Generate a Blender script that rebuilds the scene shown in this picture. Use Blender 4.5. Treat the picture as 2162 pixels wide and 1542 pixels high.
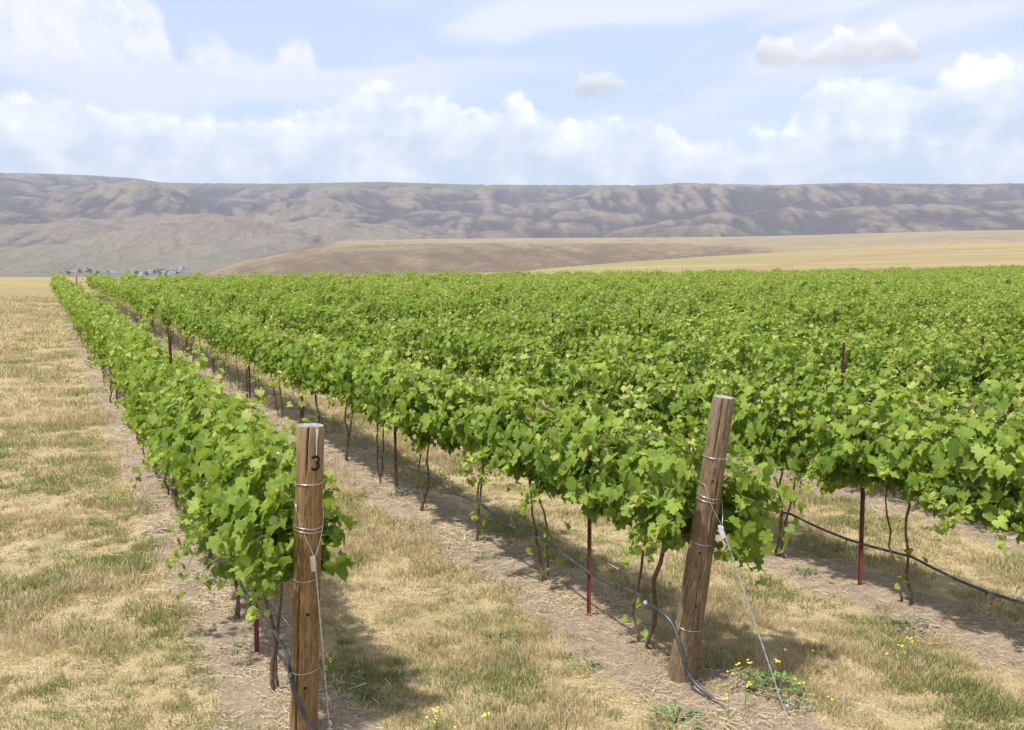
import bpy, math, random
import numpy as np

# ------------------------------------------------------------------ scene, camera, sky, sun
for o in list(bpy.data.objects):
    bpy.data.objects.remove(o)
S = bpy.context.scene
COL = S.collection
R = math.radians
H = 2.9                       # eye height above the vineyard ground
F = 2000.0                    # focal length in photo pixels (2162 wide)
PITCH = math.atan(221 / F)

cam_d = bpy.data.cameras.new('camera')
cam_d.sensor_width = 36.0
cam_d.lens = 36.0 * F / 2162.0
cam_d.clip_start = 0.1
cam_d.clip_end = 60000
cam = bpy.data.objects.new('camera', cam_d)
cam.location = (0, 0, H)
cam.rotation_euler = (math.pi / 2 - PITCH, 0, 0)
COL.objects.link(cam)
S.camera = cam

S.view_settings.view_transform = 'Standard'
S.view_settings.look = 'None'
S.view_settings.gamma = 1.0
S.view_settings.use_curve_mapping = False
S.view_settings.exposure = 0.92
S.render.engine = 'CYCLES'
S.cycles.use_denoising = True
S.cycles.max_bounces = 6
S.cycles.diffuse_bounces = 4
S.cycles.transmission_bounces = 4
S.cycles.transparent_max_bounces = 8
S.cycles.volume_bounces = 0

HAZE = 1.05e-4                 # scattering per metre of air
SUN_EL = R(67)
SUN_H = np.array([-0.80, -0.60])          # towards the sun, on the ground
sun_d = bpy.data.lights.new('sun', 'SUN')
sun_d.energy = 3.15
sun_d.angle = R(2.2)
sun_d.color = (1.0, 0.955, 0.88)
sun = bpy.data.objects.new('sun', sun_d)
from mathutils import Vector, Matrix, Euler
_tosun = Vector((SUN_H[0] * math.cos(SUN_EL), SUN_H[1] * math.cos(SUN_EL), math.sin(SUN_EL)))
sun.rotation_euler = _tosun.to_track_quat('Z', 'Y').to_euler()
COL.objects.link(sun)


class NT:
    """small helper for node trees"""
    def __init__(self, tree):
        self.t = tree
        self.n = tree.nodes
        self.l = tree.links

    def new(self, typ, **kw):
        nd = self.n.new(typ)
        for k, v in kw.items():
            setattr(nd, k, v)
        return nd

    def put(self, sock, v):
        if isinstance(v, bpy.types.NodeSocket):
            self.l.new(v, sock)
        elif v is not None:
            sock.default_value = v

    def math(self, op, a, b=None, c=None, clamp=False):
        nd = self.new('ShaderNodeMath', operation=op, use_clamp=clamp)
        for i, v in enumerate((a, b, c)):
            if v is not None:
                self.put(nd.inputs[i], v)
        return nd.outputs[0]

    def vec(self, op, a, b=None):
        nd = self.new('ShaderNodeVectorMath', operation=op)
        self.put(nd.inputs[0], a)
        if b is not None:
            self.put(nd.inputs[3 if op == 'SCALE' else 1], b)
        return nd.outputs['Value' if op in ('LENGTH', 'DOT_PRODUCT') else 'Vector']

    def ramp(self, x, a, b, lo=0.0, hi=1.0, smooth=True):
        nd = self.new('ShaderNodeMapRange', interpolation_type='SMOOTHSTEP' if smooth else 'LINEAR', clamp=True)
        for i, v in enumerate((x, a, b, lo, hi)):
            self.put(nd.inputs[i], v)
        return nd.outputs[0]

    def noise(self, v, scale, detail=4, rough=0.55, dist=0.0, dim='3D'):
        nd = self.new('ShaderNodeTexNoise', noise_dimensions=dim)
        if v is not None:
            self.l.new(v, nd.inputs['Vector'])
        nd.inputs['Scale'].default_value = scale
        nd.inputs['Detail'].default_value = detail
        nd.inputs['Roughness'].default_value = rough
        nd.inputs['Distortion'].default_value = dist
        return nd.outputs['Fac']

    def mix(self, f, a, b, blend='MIX'):
        nd = self.new('ShaderNodeMix', data_type='RGBA', blend_type=blend)
        self.put(nd.inputs[0], f)
        for s, v in ((nd.inputs[6], a), (nd.inputs[7], b)):
            if isinstance(v, tuple) and len(v) == 3:
                v = (*v, 1.0)
            self.put(s, v)
        return nd.outputs[2]

    def xyz(self, x, y, z=0.0):
        nd = self.new('ShaderNodeCombineXYZ')
        for i, v in enumerate((x, y, z)):
            self.put(nd.inputs[i], v)
        return nd.outputs[0]

    def sep(self, v):
        nd = self.new('ShaderNodeSeparateXYZ')
        self.l.new(v, nd.inputs[0])
        return nd.outputs


# ---- world: Nishita sky with a cumulus bank, upper cumulus and high thin cloud, in direction space (degrees)
W = bpy.data.worlds.new('World')
S.world = W
W.use_nodes = True
wt = NT(W.node_tree)
wt.n.clear()
W.cycles.sampling_method = 'MANUAL'
W.cycles.sample_map_resolution = 256
SKY_STRENGTH = 0.10
# cloud outlines as (photo x, photo y); turned into degrees of bearing and height
BANK = [(-520, 225), (-300, 190), (-100, 215), (60, 190), (140, 205), (190, 198), (230, 222), (330, 226), (450, 238), (560, 240), (680, 222), (735, 188), (770, 165), (800, 158), (835, 172), (860, 205), (905, 200), (945, 190), (985, 222), (1050, 222),
        (1080, 188), (1108, 186), (1130, 235), (1200, 246), (1300, 240), (1400, 262), (1470, 290), (1520, 280), (1600, 272), (1650, 262), (1682, 215), (1700, 178), (1760, 158), (1850, 150), (1930, 152), (1955, 170), (1985, 150), (2030, 120), (2090, 115), (2200, 150), (2300, 235), (2700, 215)]
UPTOP = [(-520, 60), (-300, -80), (-40, -120), (250, -110), (320, -20), (352, 45), (372, 110), (400, 70), (440, 58), (500, 92), (550, 120), (590, 82), (628, 58), (652, 66), (675, 130), (720, 150), (765, 118), (800, 92), (850, 84), (900, 118), (935, 146), (952, 175),
         (975, 210), (1190, 215), (1215, 178), (1250, 156), (1300, 150), (1345, 166), (1362, 182), (1385, 178), (1412, 194), (1440, 215), (1570, 160), (1588, 108), (1620, 78), (1660, 74), (1700, 92), (1735, 86), (1765, 56), (1800, 50), (1830, 62), (1880, 44), (1908, 66), (1950, 92), (1990, 112), (2010, 150), (2050, 175), (2120, 180), (2250, 170), (2400, 150), (2700, 120)]
UPBOT = [(-520, 180), (-300, 215), (0, 200), (200, 205), (352, 190), (372, 190), (450, 205), (600, 214), (675, 205), (720, 190), (800, 150), (850, 140), (900, 165), (935, 190), (952, 185), (975, 160), (1190, 160), (1215, 206), (1300, 208), (1345, 192), (1362, 198), (1385, 207), (1412, 202), (1440, 160), (1570, 110),
         (1590, 132), (1630, 152), (1690, 158), (1800, 152), (1900, 148), (1960, 128), (1990, 110), (2010, 100), (2050, 110), (2120, 110), (2250, 110), (2400, 125), (2700, 150)]
tc = wt.new('ShaderNodeTexCoord')
dirv = wt.vec('NORMALIZE', tc.outputs['Generated'])
sx, sy, sz = wt.sep(dirv)
az = wt.math('MULTIPLY', wt.math('ARCTAN2', sx, sy), 57.2958)
el = wt.math('MULTIPLY', wt.math('ARCSINE', sz), 57.2958)
uvw = wt.xyz(az, el)
az01 = wt.math('DIVIDE', wt.math('ADD', az, 40.0), 80.0, clamp=True)


def outline(pts):
    """bearing -> height in degrees"""
    nd = wt.new('ShaderNodeFloatCurve')
    cm = nd.mapping
    cm.use_clip = False
    c = cm.curves[0]
    q = []
    for x, y in pts:
        a_, b_ = (x - 1081) / F, (771 - y) / F
        dy, dz = math.cos(PITCH) + b_ * math.sin(PITCH), -math.sin(PITCH) + b_ * math.cos(PITCH)
        q.append(((math.degrees(math.atan2(a_, dy)) + 40) / 80, math.degrees(math.atan2(dz, math.hypot(a_, dy))) / 25.0))
    c.points[0].location, c.points[1].location = q[0], q[-1]
    for p in q[1:-1]:
        c.points.new(*p)
    for p in c.points:
        p.handle_type = 'AUTO_CLAMPED'
    cm.update()
    wt.l.new(az01, nd.inputs['Value'])
    return wt.math('MULTIPLY', nd.outputs[0], 25.0)


n1 = wt.noise(uvw, 0.33, 2, 0.5, 0.0)
n2 = wt.noise(uvw, 1.0, 4, 0.6, 0.25)
e1 = wt.math('SUBTRACT', n1, 0.5)
e2 = wt.math('SUBTRACT', n2, 0.5)
wob = wt.math('ADD', wt.math('MULTIPLY', e1, 1.8), wt.math('MULTIPLY', e2, 1.9))
below = wt.math('ADD', wt.math('SUBTRACT', outline(BANK), el), wob)       # how far under the top of the bank
a_bank = wt.math('MULTIPLY', wt.ramp(below, -0.05, 0.7), wt.ramp(wt.math('ADD', n1, wt.math('MULTIPLY', e2, 0.6)), 0.28, 0.62, 0.55, 0.96))
a_bank = wt.math('MULTIPLY', a_bank, wt.ramp(below, 7.5, 2.0, 0.72, 1.0))
up_t = wt.math('SUBTRACT', outline(UPTOP), el)
up_b = wt.math('SUBTRACT', el, outline(UPBOT))
up_in = wt.math('ADD', up_t, wob)
up_d = wt.math('MINIMUM', up_in, wt.math('ADD', wt.math('MULTIPLY', up_b, 0.8), wt.math('MULTIPLY', wob, 0.55)))
crisp = wt.ramp(az, -8.0, 4.0)
a_up = wt.ramp(up_d, -0.05, wt.math('ADD', 0.55, wt.math('MULTIPLY', wt.math('SUBTRACT', 1.0, crisp), 1.1)))
a_up = wt.math('MULTIPLY', a_up, wt.ramp(wt.math('ADD', n1, e2), 0.25, 0.62, wt.math('ADD', 0.45, wt.math('MULTIPLY', crisp, 0.45)), 0.95))
inframe = wt.math('MULTIPLY', wt.ramp(wt.math('ABSOLUTE', az), 42.0, 36.0), wt.ramp(el, 24.0, 17.0))
# the same broken cloud goes on over every other direction
og = wt.noise(wt.vec('MULTIPLY', dirv, (1.0, 1.0, 1.7)), 3.2, 4, 0.56, 0.3)
a_out = wt.math('MULTIPLY', wt.ramp(og, 0.46, 0.60, 0, 0.9), wt.math('SUBTRACT', 1.0, inframe))
a_bank = wt.math('MULTIPLY', a_bank, inframe)
a_up = wt.math('MULTIPLY', a_up, inframe)
sky = wt.new('ShaderNodeTexSky', sky_type='NISHITA')
sky.sun_disc = False
sky.sun_elevation = SUN_EL
sky.sun_rotation = math.atan2(SUN_H[0], SUN_H[1])
sky.altitude = 300
sky.air_density = 1.0
sky.dust_density = 0.6
sky.ozone_density = 2.0
stx = wt.math('MULTIPLY', az, 0.060)
sty = wt.math('SUBTRACT', wt.math('MULTIPLY', el, 0.28), wt.math('MULTIPLY', stx, 0.42))
cir = wt.ramp(wt.noise(wt.xyz(stx, sty, 2.0), 1.1, 3, 0.5, 0.3), 0.44, 0.64, 0.0, 0.85)
cir = wt.math('MULTIPLY', cir, wt.ramp(el, 4.0, 10.0, 0.10, 1.0))
base = wt.vec('SCALE', sky.outputs[0], SKY_STRENGTH)
pale = wt.mix(0.62, base, (0.42, 0.475, 0.58))
col = wt.mix(cir, pale, (0.50, 0.512, 0.56))
puff = wt.math('MULTIPLY', e2, 1.7)
l_up = wt.math('ADD', wt.math('ADD', wt.ramp(up_b, 0.2, 2.4, 0.10, 0.85, False), wt.ramp(up_in, 0.9, 0.0, 0.0, 0.35)), wt.math('MULTIPLY', puff, 0.5), clamp=True)
c_up = wt.mix(l_up, (0.315, 0.32, 0.365), (0.64, 0.638, 0.635))
c_up = wt.mix(crisp, wt.mix(0.6, c_up, (0.50, 0.515, 0.565)), c_up)
n3 = wt.noise(wt.xyz(wt.math('MULTIPLY', az, 0.16), wt.math('MULTIPLY', el, 0.75), 7.0), 1.0, 3, 0.6, 0.4)
l_bk = wt.math('ADD', wt.ramp(below, 3.2, 0.1, 0.26, 0.66), wt.math('ADD', wt.math('MULTIPLY', wt.math('ADD', wt.math('MULTIPLY', puff, 0.6), wt.math('MULTIPLY', e1, 2.0)), 0.80), wt.ramp(n3, 0.40, 0.66, -0.06, 0.16)), clamp=True)
c_bk = wt.mix(l_bk, (0.345, 0.405, 0.48), (0.71, 0.707, 0.70))
col = wt.mix(a_bank, col, c_bk)
col = wt.mix(a_up, col, c_up)
col = wt.mix(a_out, col, wt.mix(wt.ramp(og, 0.48, 0.66), (0.60, 0.60, 0.61), (0.44, 0.465, 0.51)))
bg = wt.new('ShaderNodeBackground')
wt.l.new(col, bg.inputs[0])
bg.inputs[1].default_value = 1.0
wo = wt.new('ShaderNodeOutputWorld')
wt.l.new(bg.outputs[0], wo.inputs[0])

# ------------------------------------------------------------------ helpers
rng = np.random.default_rng(7)
random.seed(7)
TH = R(26.5)                                   # the rows run away to the left of the view
D2 = np.array([-math.sin(TH), math.cos(TH)])   # along a row, away from the camera
N2 = np.array([math.cos(TH), math.sin(TH)])    # across the rows, to the right
ROW0, ROWS, NROWS = 1.32, 2.55, 47
ROW_END = 84.0


def ray(px, py):
    a, b = (px - 1081) / F, (771 - py) / F
    return np.array([a, math.cos(PITCH) + b * math.sin(PITCH), -math.sin(PITCH) + b * math.cos(PITCH)])


def G(px, py, z=0.0):
    """the place on the level z that the photograph shows at this point"""
    d = ray(px, py)
    return np.array([0, 0, H]) + (z - H) / d[2] * d


def proj(p):
    x, y, z = p[0], p[1], p[2] - H
    zc = y * math.cos(PITCH) - z * math.sin(PITCH)
    yc = y * math.sin(PITCH) + z * math.cos(PITCH)
    return 1081 + F * x / zc, 771 - F * yc / zc


def azel(px, py):
    d = ray(px, py)
    return math.atan2(d[0], d[1]), d[2] / math.hypot(d[0], d[1])


def rowpt(k, a, z=0.0, off=0.0):
    p = (ROW0 + ROWS * k + off) * N2 + a * D2
    return np.array([p[0], p[1], z])


def tag(o, label=None, cat=None, group=None, kind=None):
    if label: o['label'] = label
    if cat: o['category'] = cat
    if group: o['group'] = group
    if kind: o['kind'] = kind
    return o


def link(name, me, parent=None, loc=None):
    o = bpy.data.objects.new(name, me)
    COL.objects.link(o)
    if parent is not None:
        o.parent = parent
    if loc is not None:
        o.location = loc
    return o


def empty(name, loc, rz=0.0):
    o = link(name, None, None, loc)
    o.empty_display_size = 0.1
    o.rotation_euler = (0, 0, rz)
    return o


def mesh_np(name, v, f, mats=(), smooth=True, attrs=None, mi=None):
    """v (n,3), f (m,3 or 4) arrays -> mesh"""
    v = np.asarray(v, np.float32).reshape(-1, 3)
    f = np.asarray(f, np.int32)
    k = f.shape[1]
    me = bpy.data.meshes.new(name)
    me.vertices.add(len(v))
    me.vertices.foreach_set('co', v.ravel())
    me.loops.add(f.size)
    me.loops.foreach_set('vertex_index', f.ravel())
    me.polygons.add(len(f))
    me.polygons.foreach_set('loop_start', np.arange(0, f.size, k, dtype=np.int32))
    me.polygons.foreach_set('loop_total', np.full(len(f), k, np.int32))
    me.polygons.foreach_set('use_smooth', np.full(len(f), smooth, bool))
    if mi is not None:
        me.polygons.foreach_set('material_index', np.asarray(mi, np.int32))
    for m in mats:
        me.materials.append(m)
    me.update(calc_edges=True)
    for an, arr in (attrs or {}).items():
        at = me.attributes.new(an, 'FLOAT', 'POINT')
        at.data.foreach_set('value', np.asarray(arr, np.float32).ravel())
    me.validate()
    return me


class MB:
    """collects triangles/quads as triangles, each with a material index"""
    def __init__(self):
        self.v, self.f, self.m, self.n = [], [], [], 0

    def add(self, v, f, mi=0):
        v = np.asarray(v, float).reshape(-1, 3)
        self.v.append(v)
        for q in f:
            q = [i + self.n for i in q]
            for i in range(1, len(q) - 1):
                self.f.append((q[0], q[i], q[i + 1]))
                self.m.append(mi)
        self.n += len(v)
        return self

    def tube(self, pts, rad, sides=6, mi=0, caps=True):
        pts = np.asarray(pts, float)
        n = len(pts)
        rad = np.full(n, rad) if np.isscalar(rad) else np.asarray(rad, float)
        t = np.gradient(pts, axis=0)
        t /= np.linalg.norm(t, axis=1, keepdims=True) + 1e-9
        ref = np.array([0, 0, 1.0]) if abs(t[0][2]) < 0.9 else np.array([1.0, 0, 0])
        vs = []
        a = np.arange(sides) / sides * 2 * math.pi
        u = np.cross(t[0], ref); u /= np.linalg.norm(u)
        for i in range(n):
            u = u - t[i] * (u @ t[i]); u /= np.linalg.norm(u) + 1e-9
            w = np.cross(t[i], u)
            vs.append(pts[i] + rad[i] * (np.cos(a)[:, None] * u + np.sin(a)[:, None] * w))
        f = []
        for i in range(n - 1):
            for j in range(sides):
                k = (j + 1) % sides
                f.append((i * sides + j, i * sides + k, (i + 1) * sides + k, (i + 1) * sides + j))
        if caps:
            f.append(tuple(range(sides))[::-1])
            f.append(tuple((n - 1) * sides + j for j in range(sides)))
        return self.add(np.concatenate(vs), f, mi)

    def box(self, c, s, rz=0.0, mi=0):
        c = np.asarray(c, float); s = np.asarray(s, float) / 2
        v = np.array([[x, y, z] for x in (-1, 1) for y in (-1, 1) for z in (-1, 1)], float) * s
        cr, sr = math.cos(rz), math.sin(rz)
        v = np.c_[v[:, 0] * cr - v[:, 1] * sr, v[:, 0] * sr + v[:, 1] * cr, v[:, 2]] + c
        return self.add(v, [(0, 1, 3, 2), (4, 6, 7, 5), (0, 4, 5, 1), (2, 3, 7, 6), (0, 2, 6, 4), (1, 5, 7, 3)], mi)

    def mesh(self, name, mats, smooth=True):
        return mesh_np(name, np.concatenate(self.v), np.array(self.f, np.int32), mats, smooth, mi=self.m)


def hash2(ix, iy, seed):
    h = (ix.astype(np.int64) * 374761393 + iy.astype(np.int64) * 668265263 + seed * 974711) & 0xffffffff
    h = ((h ^ (h >> 13)) * 1274126177) & 0xffffffff
    return ((h ^ (h >> 16)) & 0xffff) / 65535.0


def vnoise(x, y, seed=0):
    x, y = np.asarray(x, float), np.asarray(y, float)
    ix, iy = np.floor(x), np.floor(y)
    fx, fy = x - ix, y - iy
    ux, uy = fx ** 3 * (fx * (fx * 6 - 15) + 10), fy ** 3 * (fy * (fy * 6 - 15) + 10)
    a, b = hash2(ix, iy, seed), hash2(ix + 1, iy, seed)
    c, d = hash2(ix, iy + 1, seed), hash2(ix + 1, iy + 1, seed)
    return ((a + (b - a) * ux) * (1 - uy) + (c + (d - c) * ux) * uy) * 2 - 1


def fbm(x, y, seed=0, oct=4, gain=0.5):
    s, a = 0.0, 1.0
    for i in range(oct):
        s = s + a * vnoise(x * 2 ** i + i * 17.3, y * 2 ** i - i * 9.1, seed + i)
        a *= gain
    return s


def sstep(x, a, b):
    t = np.clip((x - a) / (b - a), 0, 1)
    return t * t * (3 - 2 * t)


# ------------------------------------------------------------------ materials
def material(name):
    m = bpy.data.materials.new(name)
    m.use_nodes = True
    t = NT(m.node_tree)
    b = m.node_tree.nodes['Principled BSDF']
    return m, t, b


def simple(name, colr, rough=0.6, metal=0.0, var=0.0, scale=30.0, spec=0.5, bump=0.0):
    m, t, b = material(name)
    b.inputs['Roughness'].default_value = rough
    b.inputs['Metallic'].default_value = metal
    b.inputs['Specular IOR Level'].default_value = spec
    if var or bump:
        tcn = t.new('ShaderNodeTexCoord')
        nz = t.noise(tcn.outputs['Object'], scale, 5)
        lo = tuple(c * (1 - var) for c in colr); hi = tuple(min(1, c * (1 + var)) for c in colr)
        t.l.new(t.mix(t.ramp(nz, 0.3, 0.7), lo, hi), b.inputs['Base Color'])
        if bump:
            bp = t.new('ShaderNodeBump'); bp.inputs['Strength'].default_value = bump; bp.inputs['Distance'].default_value = 0.004
            t.l.new(nz, bp.inputs['Height']); t.l.new(bp.outputs[0], b.inputs['Normal'])
    else:
        b.inputs['Base Color'].default_value = (*colr, 1)
    return m


def leaf_material(name, mode):
    """vine leaf: deep green when old, pale yellow-green when young (tint), light passes through"""
    m, t, b = material(name)
    if mode == 'object':
        oi = t.new('ShaderNodeObjectInfo')
        tint = t.sep(oi.outputs['Color'])[0]
        rnd = oi.outputs['Random']
    else:
        at = t.new('ShaderNodeAttribute'); at.attribute_name = 'tint'
        tint = at.outputs['Fac']
        geo = t.new('ShaderNodeNewGeometry')
        rnd = geo.outputs['Random Per Island']
    geo2 = t.new('ShaderNodeNewGeometry')
    nz = t.noise(geo2.outputs['Position'], 28.0, 3)
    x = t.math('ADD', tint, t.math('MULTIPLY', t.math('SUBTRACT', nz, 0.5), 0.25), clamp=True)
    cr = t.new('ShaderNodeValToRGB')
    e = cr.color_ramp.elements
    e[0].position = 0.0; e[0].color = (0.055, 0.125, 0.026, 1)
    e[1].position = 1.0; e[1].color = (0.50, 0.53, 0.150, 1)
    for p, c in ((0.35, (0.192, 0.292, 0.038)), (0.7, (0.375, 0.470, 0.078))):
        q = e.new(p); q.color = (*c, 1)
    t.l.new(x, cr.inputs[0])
    base = cr.outputs[0]
    hs = t.new('ShaderNodeHueSaturation')
    t.l.new(base, hs.inputs['Color'])
    t.l.new(t.math('ADD', 0.80, t.math('MULTIPLY', rnd, 0.40)), hs.inputs['Value'])
    t.l.new(hs.outputs[0], b.inputs['Base Color'])
    b.inputs['Roughness'].default_value = 0.5
    b.inputs['Specular IOR Level'].default_value = 0.28
    tr = t.new('ShaderNodeBsdfTranslucent')
    t.l.new(t.mix(0.5, hs.outputs[0], (0.27, 0.38, 0.03)), tr.inputs[0])
    ms = t.new('ShaderNodeMixShader')
    ms.inputs[0].default_value = 0.48
    t.l.new(b.outputs[0], ms.inputs[1]); t.l.new(tr.outputs[0], ms.inputs[2])
    out = m.node_tree.nodes['Material Output']
    t.l.new(ms.outputs[0], out.inputs[0])
    return m


def blade_material(name, c0, c1, trans=0.3):
    m, t, b = material(name)
    at = t.new('ShaderNodeAttribute'); at.attribute_name = 'tint'
    ia = t.new('ShaderNodeAttribute'); ia.attribute_type = 'INSTANCER'; ia.attribute_name = 'itint'
    x = t.math('ADD', t.math('MULTIPLY', at.outputs['Fac'], 0.55), t.math('MULTIPLY', ia.outputs['Fac'], 0.45), clamp=True)
    c = t.mix(x, c0, c1)
    t.l.new(c, b.inputs['Base Color'])
    b.inputs['Roughness'].default_value = 0.6
    b.inputs['Specular IOR Level'].default_value = 0.25
    tr = t.new('ShaderNodeBsdfTranslucent'); t.l.new(c, tr.inputs[0])
    ms = t.new('ShaderNodeMixShader'); ms.inputs[0].default_value = trans
    t.l.new(b.outputs[0], ms.inputs[1]); t.l.new(tr.outputs[0], ms.inputs[2])
    t.l.new(ms.outputs[0], m.node_tree.nodes['Material Output'].inputs[0])
    return m


M = {}
M['leaf_single'] = leaf_material('vine_leaf', 'object')
M['leaf_mass'] = leaf_material('vine_foliage', 'attr')
M['bark'] = simple('vine_bark', (0.15, 0.10, 0.07), 0.85, var=0.45, scale=60, bump=0.8, spec=0.2)
M['cane'] = simple('green_cane', (0.26, 0.30, 0.09), 0.6, var=0.3, scale=20)
M['dry_blade'] = blade_material('dry_grass_blade', (0.43, 0.325, 0.180), (0.75, 0.63, 0.42))
M['mixed_blade'] = blade_material('half_green_blade', (0.27, 0.26, 0.105), (0.54, 0.48, 0.24))
M['green_blade'] = blade_material('green_blade', (0.175, 0.205, 0.065), (0.36, 0.37, 0.14))
M['straw'] = blade_material('straw', (0.36, 0.26, 0.14), (0.72, 0.60, 0.40), 0.1)
M['hose'] = simple('black_poly_hose', (0.045, 0.047, 0.055), 0.36, var=0.3, scale=14, spec=0.6)
M['wire'] = simple('galvanised_wire', (0.62, 0.63, 0.64), 0.34, 0.85, var=0.15, scale=40)
M['alum'] = simple('aluminium_tag', (0.52, 0.53, 0.55), 0.40, 0.55, var=0.12, scale=30)
M['weed'] = simple('weed_leaf', (0.115, 0.185, 0.055), 0.6, var=0.5, scale=8, spec=0.3)
M['weedgrey'] = simple('grey_weed_leaf', (0.24, 0.27, 0.19), 0.7, var=0.4, scale=8, spec=0.2)
M['petal'] = simple('yellow_petal', (0.85, 0.66, 0.03), 0.6, var=0.15, scale=90)
M['char'] = simple('burnt_number', (0.018, 0.012, 0.009), 0.9, var=0.3, scale=80)
M['fwood'] = simple('weathered_fence_wood', (0.30, 0.24, 0.17), 0.85, var=0.35, scale=6)
M['house'] = simple('pale_house_paint', (0.62, 0.61, 0.58), 0.7, var=0.1, scale=0.3)
M['roof'] = simple('grey_roof', (0.22, 0.20, 0.20), 0.8, var=0.2, scale=0.4)
M['treeleaf'] = simple('far_tree_leaf', (0.06, 0.105, 0.05), 0.8, var=0.5, scale=0.25)
M['treebark'] = simple('far_tree_bark', (0.10, 0.08, 0.06), 0.9)


def rust_material():
    m, t, b = material('red_brown_steel')
    tcn = t.new('ShaderNodeTexCoord')
    p = tcn.outputs['Object']
    nz = t.noise(p, 18, 6, 0.6)
    z = t.sep(p)[2]
    wear = t.ramp(t.math('ADD', z, t.math('MULTIPLY', nz, 0.3)), 0.55, 1.1)
    c = t.mix(wear, (0.185, 0.040, 0.038), (0.080, 0.034, 0.024))
    c = t.mix(t.ramp(nz, 0.45, 0.7), c, (0.17, 0.075, 0.045))
    t.l.new(c, b.inputs['Base Color'])
    b.inputs['Roughness'].default_value = 0.62
    b.inputs['Metallic'].default_value = 0.1
    return m


M['rust'] = rust_material()


def post_wood(name, c_dark, c_mid, c_light, grey, rough_scale):
    """round softwood post: long grain, checks, weathered grey at the top end"""
    m, t, b = material(name)
    tcn = t.new('ShaderNodeTexCoord')
    p = tcn.outputs['Object']
    st1 = t.noise(t.vec('MULTIPLY', p, (1, 1, 0.035)), 55, 6, 0.6, 0.3)
    st2 = t.noise(t.vec('MULTIPLY', p, (1, 1, 0.09)), 160, 4, 0.6)
    blot = t.noise(p, rough_scale, 5, 0.6)
    c = t.mix(t.ramp(st1, 0.30, 0.68), c_dark, c_mid)
    c = t.mix(t.ramp(st2, 0.42, 0.72), c, c_light)
    c = t.mix(t.ramp(blot, 0.50, 0.75, 0, 0.55), c, c_dark)
    s = t.sep(p)
    hi = t.math('ADD', s[2], t.math('MULTIPLY', t.math('SUBTRACT', st1, 0.5), 0.5))
    c = t.mix(t.ramp(hi, 1.55, 2.05, 0, 0.42), c, grey)
    # wood darkened by soil splash at the foot
    c = t.mix(t.ramp(t.math('ADD', s[2], t.math('MULTIPLY', blot, 0.12)), 0.22, 0.05, 0, 0.5), c, (0.20, 0.15, 0.10))
    t.l.new(c, b.inputs['Base Color'])
    b.inputs['Roughness'].default_value = 0.78
    b.inputs['Specular IOR Level'].default_value = 0.25
    bp = t.new('ShaderNodeBump'); bp.inputs['Strength'].default_value = 0.7; bp.inputs['Distance'].default_value = 0.006
    t.l.new(t.math('ADD', st1, t.math('MULTIPLY', st2, 0.5)), bp.inputs['Height'])
    t.l.new(bp.outputs[0], b.inputs['Normal'])
    return m


M['post_a'] = post_wood('tan_treated_post', (0.105, 0.058, 0.022), (0.262, 0.158, 0.062), (0.355, 0.238, 0.110), (0.33, 0.28, 0.22), 3.0)
M['post_b'] = post_wood('rough_brown_post', (0.095, 0.058, 0.030), (0.205, 0.138, 0.078), (0.330, 0.255, 0.165), (0.25, 0.20, 0.145), 18.0)
M['endgrain'] = simple('weathered_end_grain', (0.27, 0.245, 0.21), 0.9, var=0.45, scale=35, bump=0.6)
M['dropping'] = simple('bird_dropping', (0.74, 0.72, 0.66), 0.8, var=0.12, scale=60)


# ------------------------------------------------------------------ the land
def tab(xs, pts):
    """photo silhouette (x px, y px) -> tan(elevation) against azimuth"""
    a = [azel(x, y) for x, y in pts]
    return np.interp(xs, [q[0] for q in a], [q[1] for q in a])


MESA = [(-900, 586), (109, 585), (500, 584), (900, 578), (1090, 574), (1200, 563), (1300, 555), (1500, 541), (1830, 521), (2053, 514), (2500, 505), (3000, 500)]
MESA_R = [(-1.2, 168), (-0.45, 172), (-0.1, 190), (0.0, 230), (0.06, 330), (0.15, 520), (0.3, 800), (0.45, 950), (1.2, 1000)]
FLOOR = -27.0


def ground_h(x, y):
    x, y = np.asarray(x, float), np.asarray(y, float)
    r = np.hypot(x, y) + 1e-6
    a = np.arctan2(x, y)
    a = np.clip(a, -1.2, 1.2)
    rc = np.interp(a, [q[0] for q in MESA_R], [q[1] for q in MESA_R])
    hc = H + tab(a, MESA) * rc
    t = np.clip((r - 95) / (rc - 95), 0, None)
    front = np.maximum(0, hc) * np.clip(t, 0, 1) ** 1.25 + np.minimum(0, hc) * np.clip(t, 0, 1)
    fall = np.maximum(0, r - rc)
    h = front - np.minimum(fall * 0.16, np.maximum(hc, 0) - FLOOR)
    h = np.where(y < 0, np.where(fall > 0, h, 0), h)
    near = np.exp(-(r / 45.0) ** 2)
    h = h + near * (0.018 * fbm(x * 1.1, y * 1.1, 3, 3) + 0.010 * vnoise(x * 4.1, y * 4.1, 9))
    # wheel-worn lanes: strips under the vines lie a touch higher
    c = x * N2[0] + y * N2[1]
    k = (c - ROW0) / ROWS
    strip = np.abs(k - np.round(k)) * ROWS
    h = h + near * 0.03 * (1 - sstep(strip, 0.25, 0.6)) * (k > -0.5)
    return h


def gz(x, y):
    return float(ground_h(np.array([x]), np.array([y]))[0])


def polar_sheet(az_list, r_list, hf):
    A, Rr = np.meshgrid(az_list, r_list)
    X, Y = Rr * np.sin(A), Rr * np.cos(A)
    Z = hf(A, Rr, X, Y)
    n, m = A.shape
    i = np.arange((n - 1) * m).reshape(n - 1, m)[:, :-1]
    f = np.stack([i, i + 1, i + m + 1, i + m], -1).reshape(-1, 4)
    return np.stack([X, Y, Z], -1).reshape(-1, 3), f, A, Rr


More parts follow.
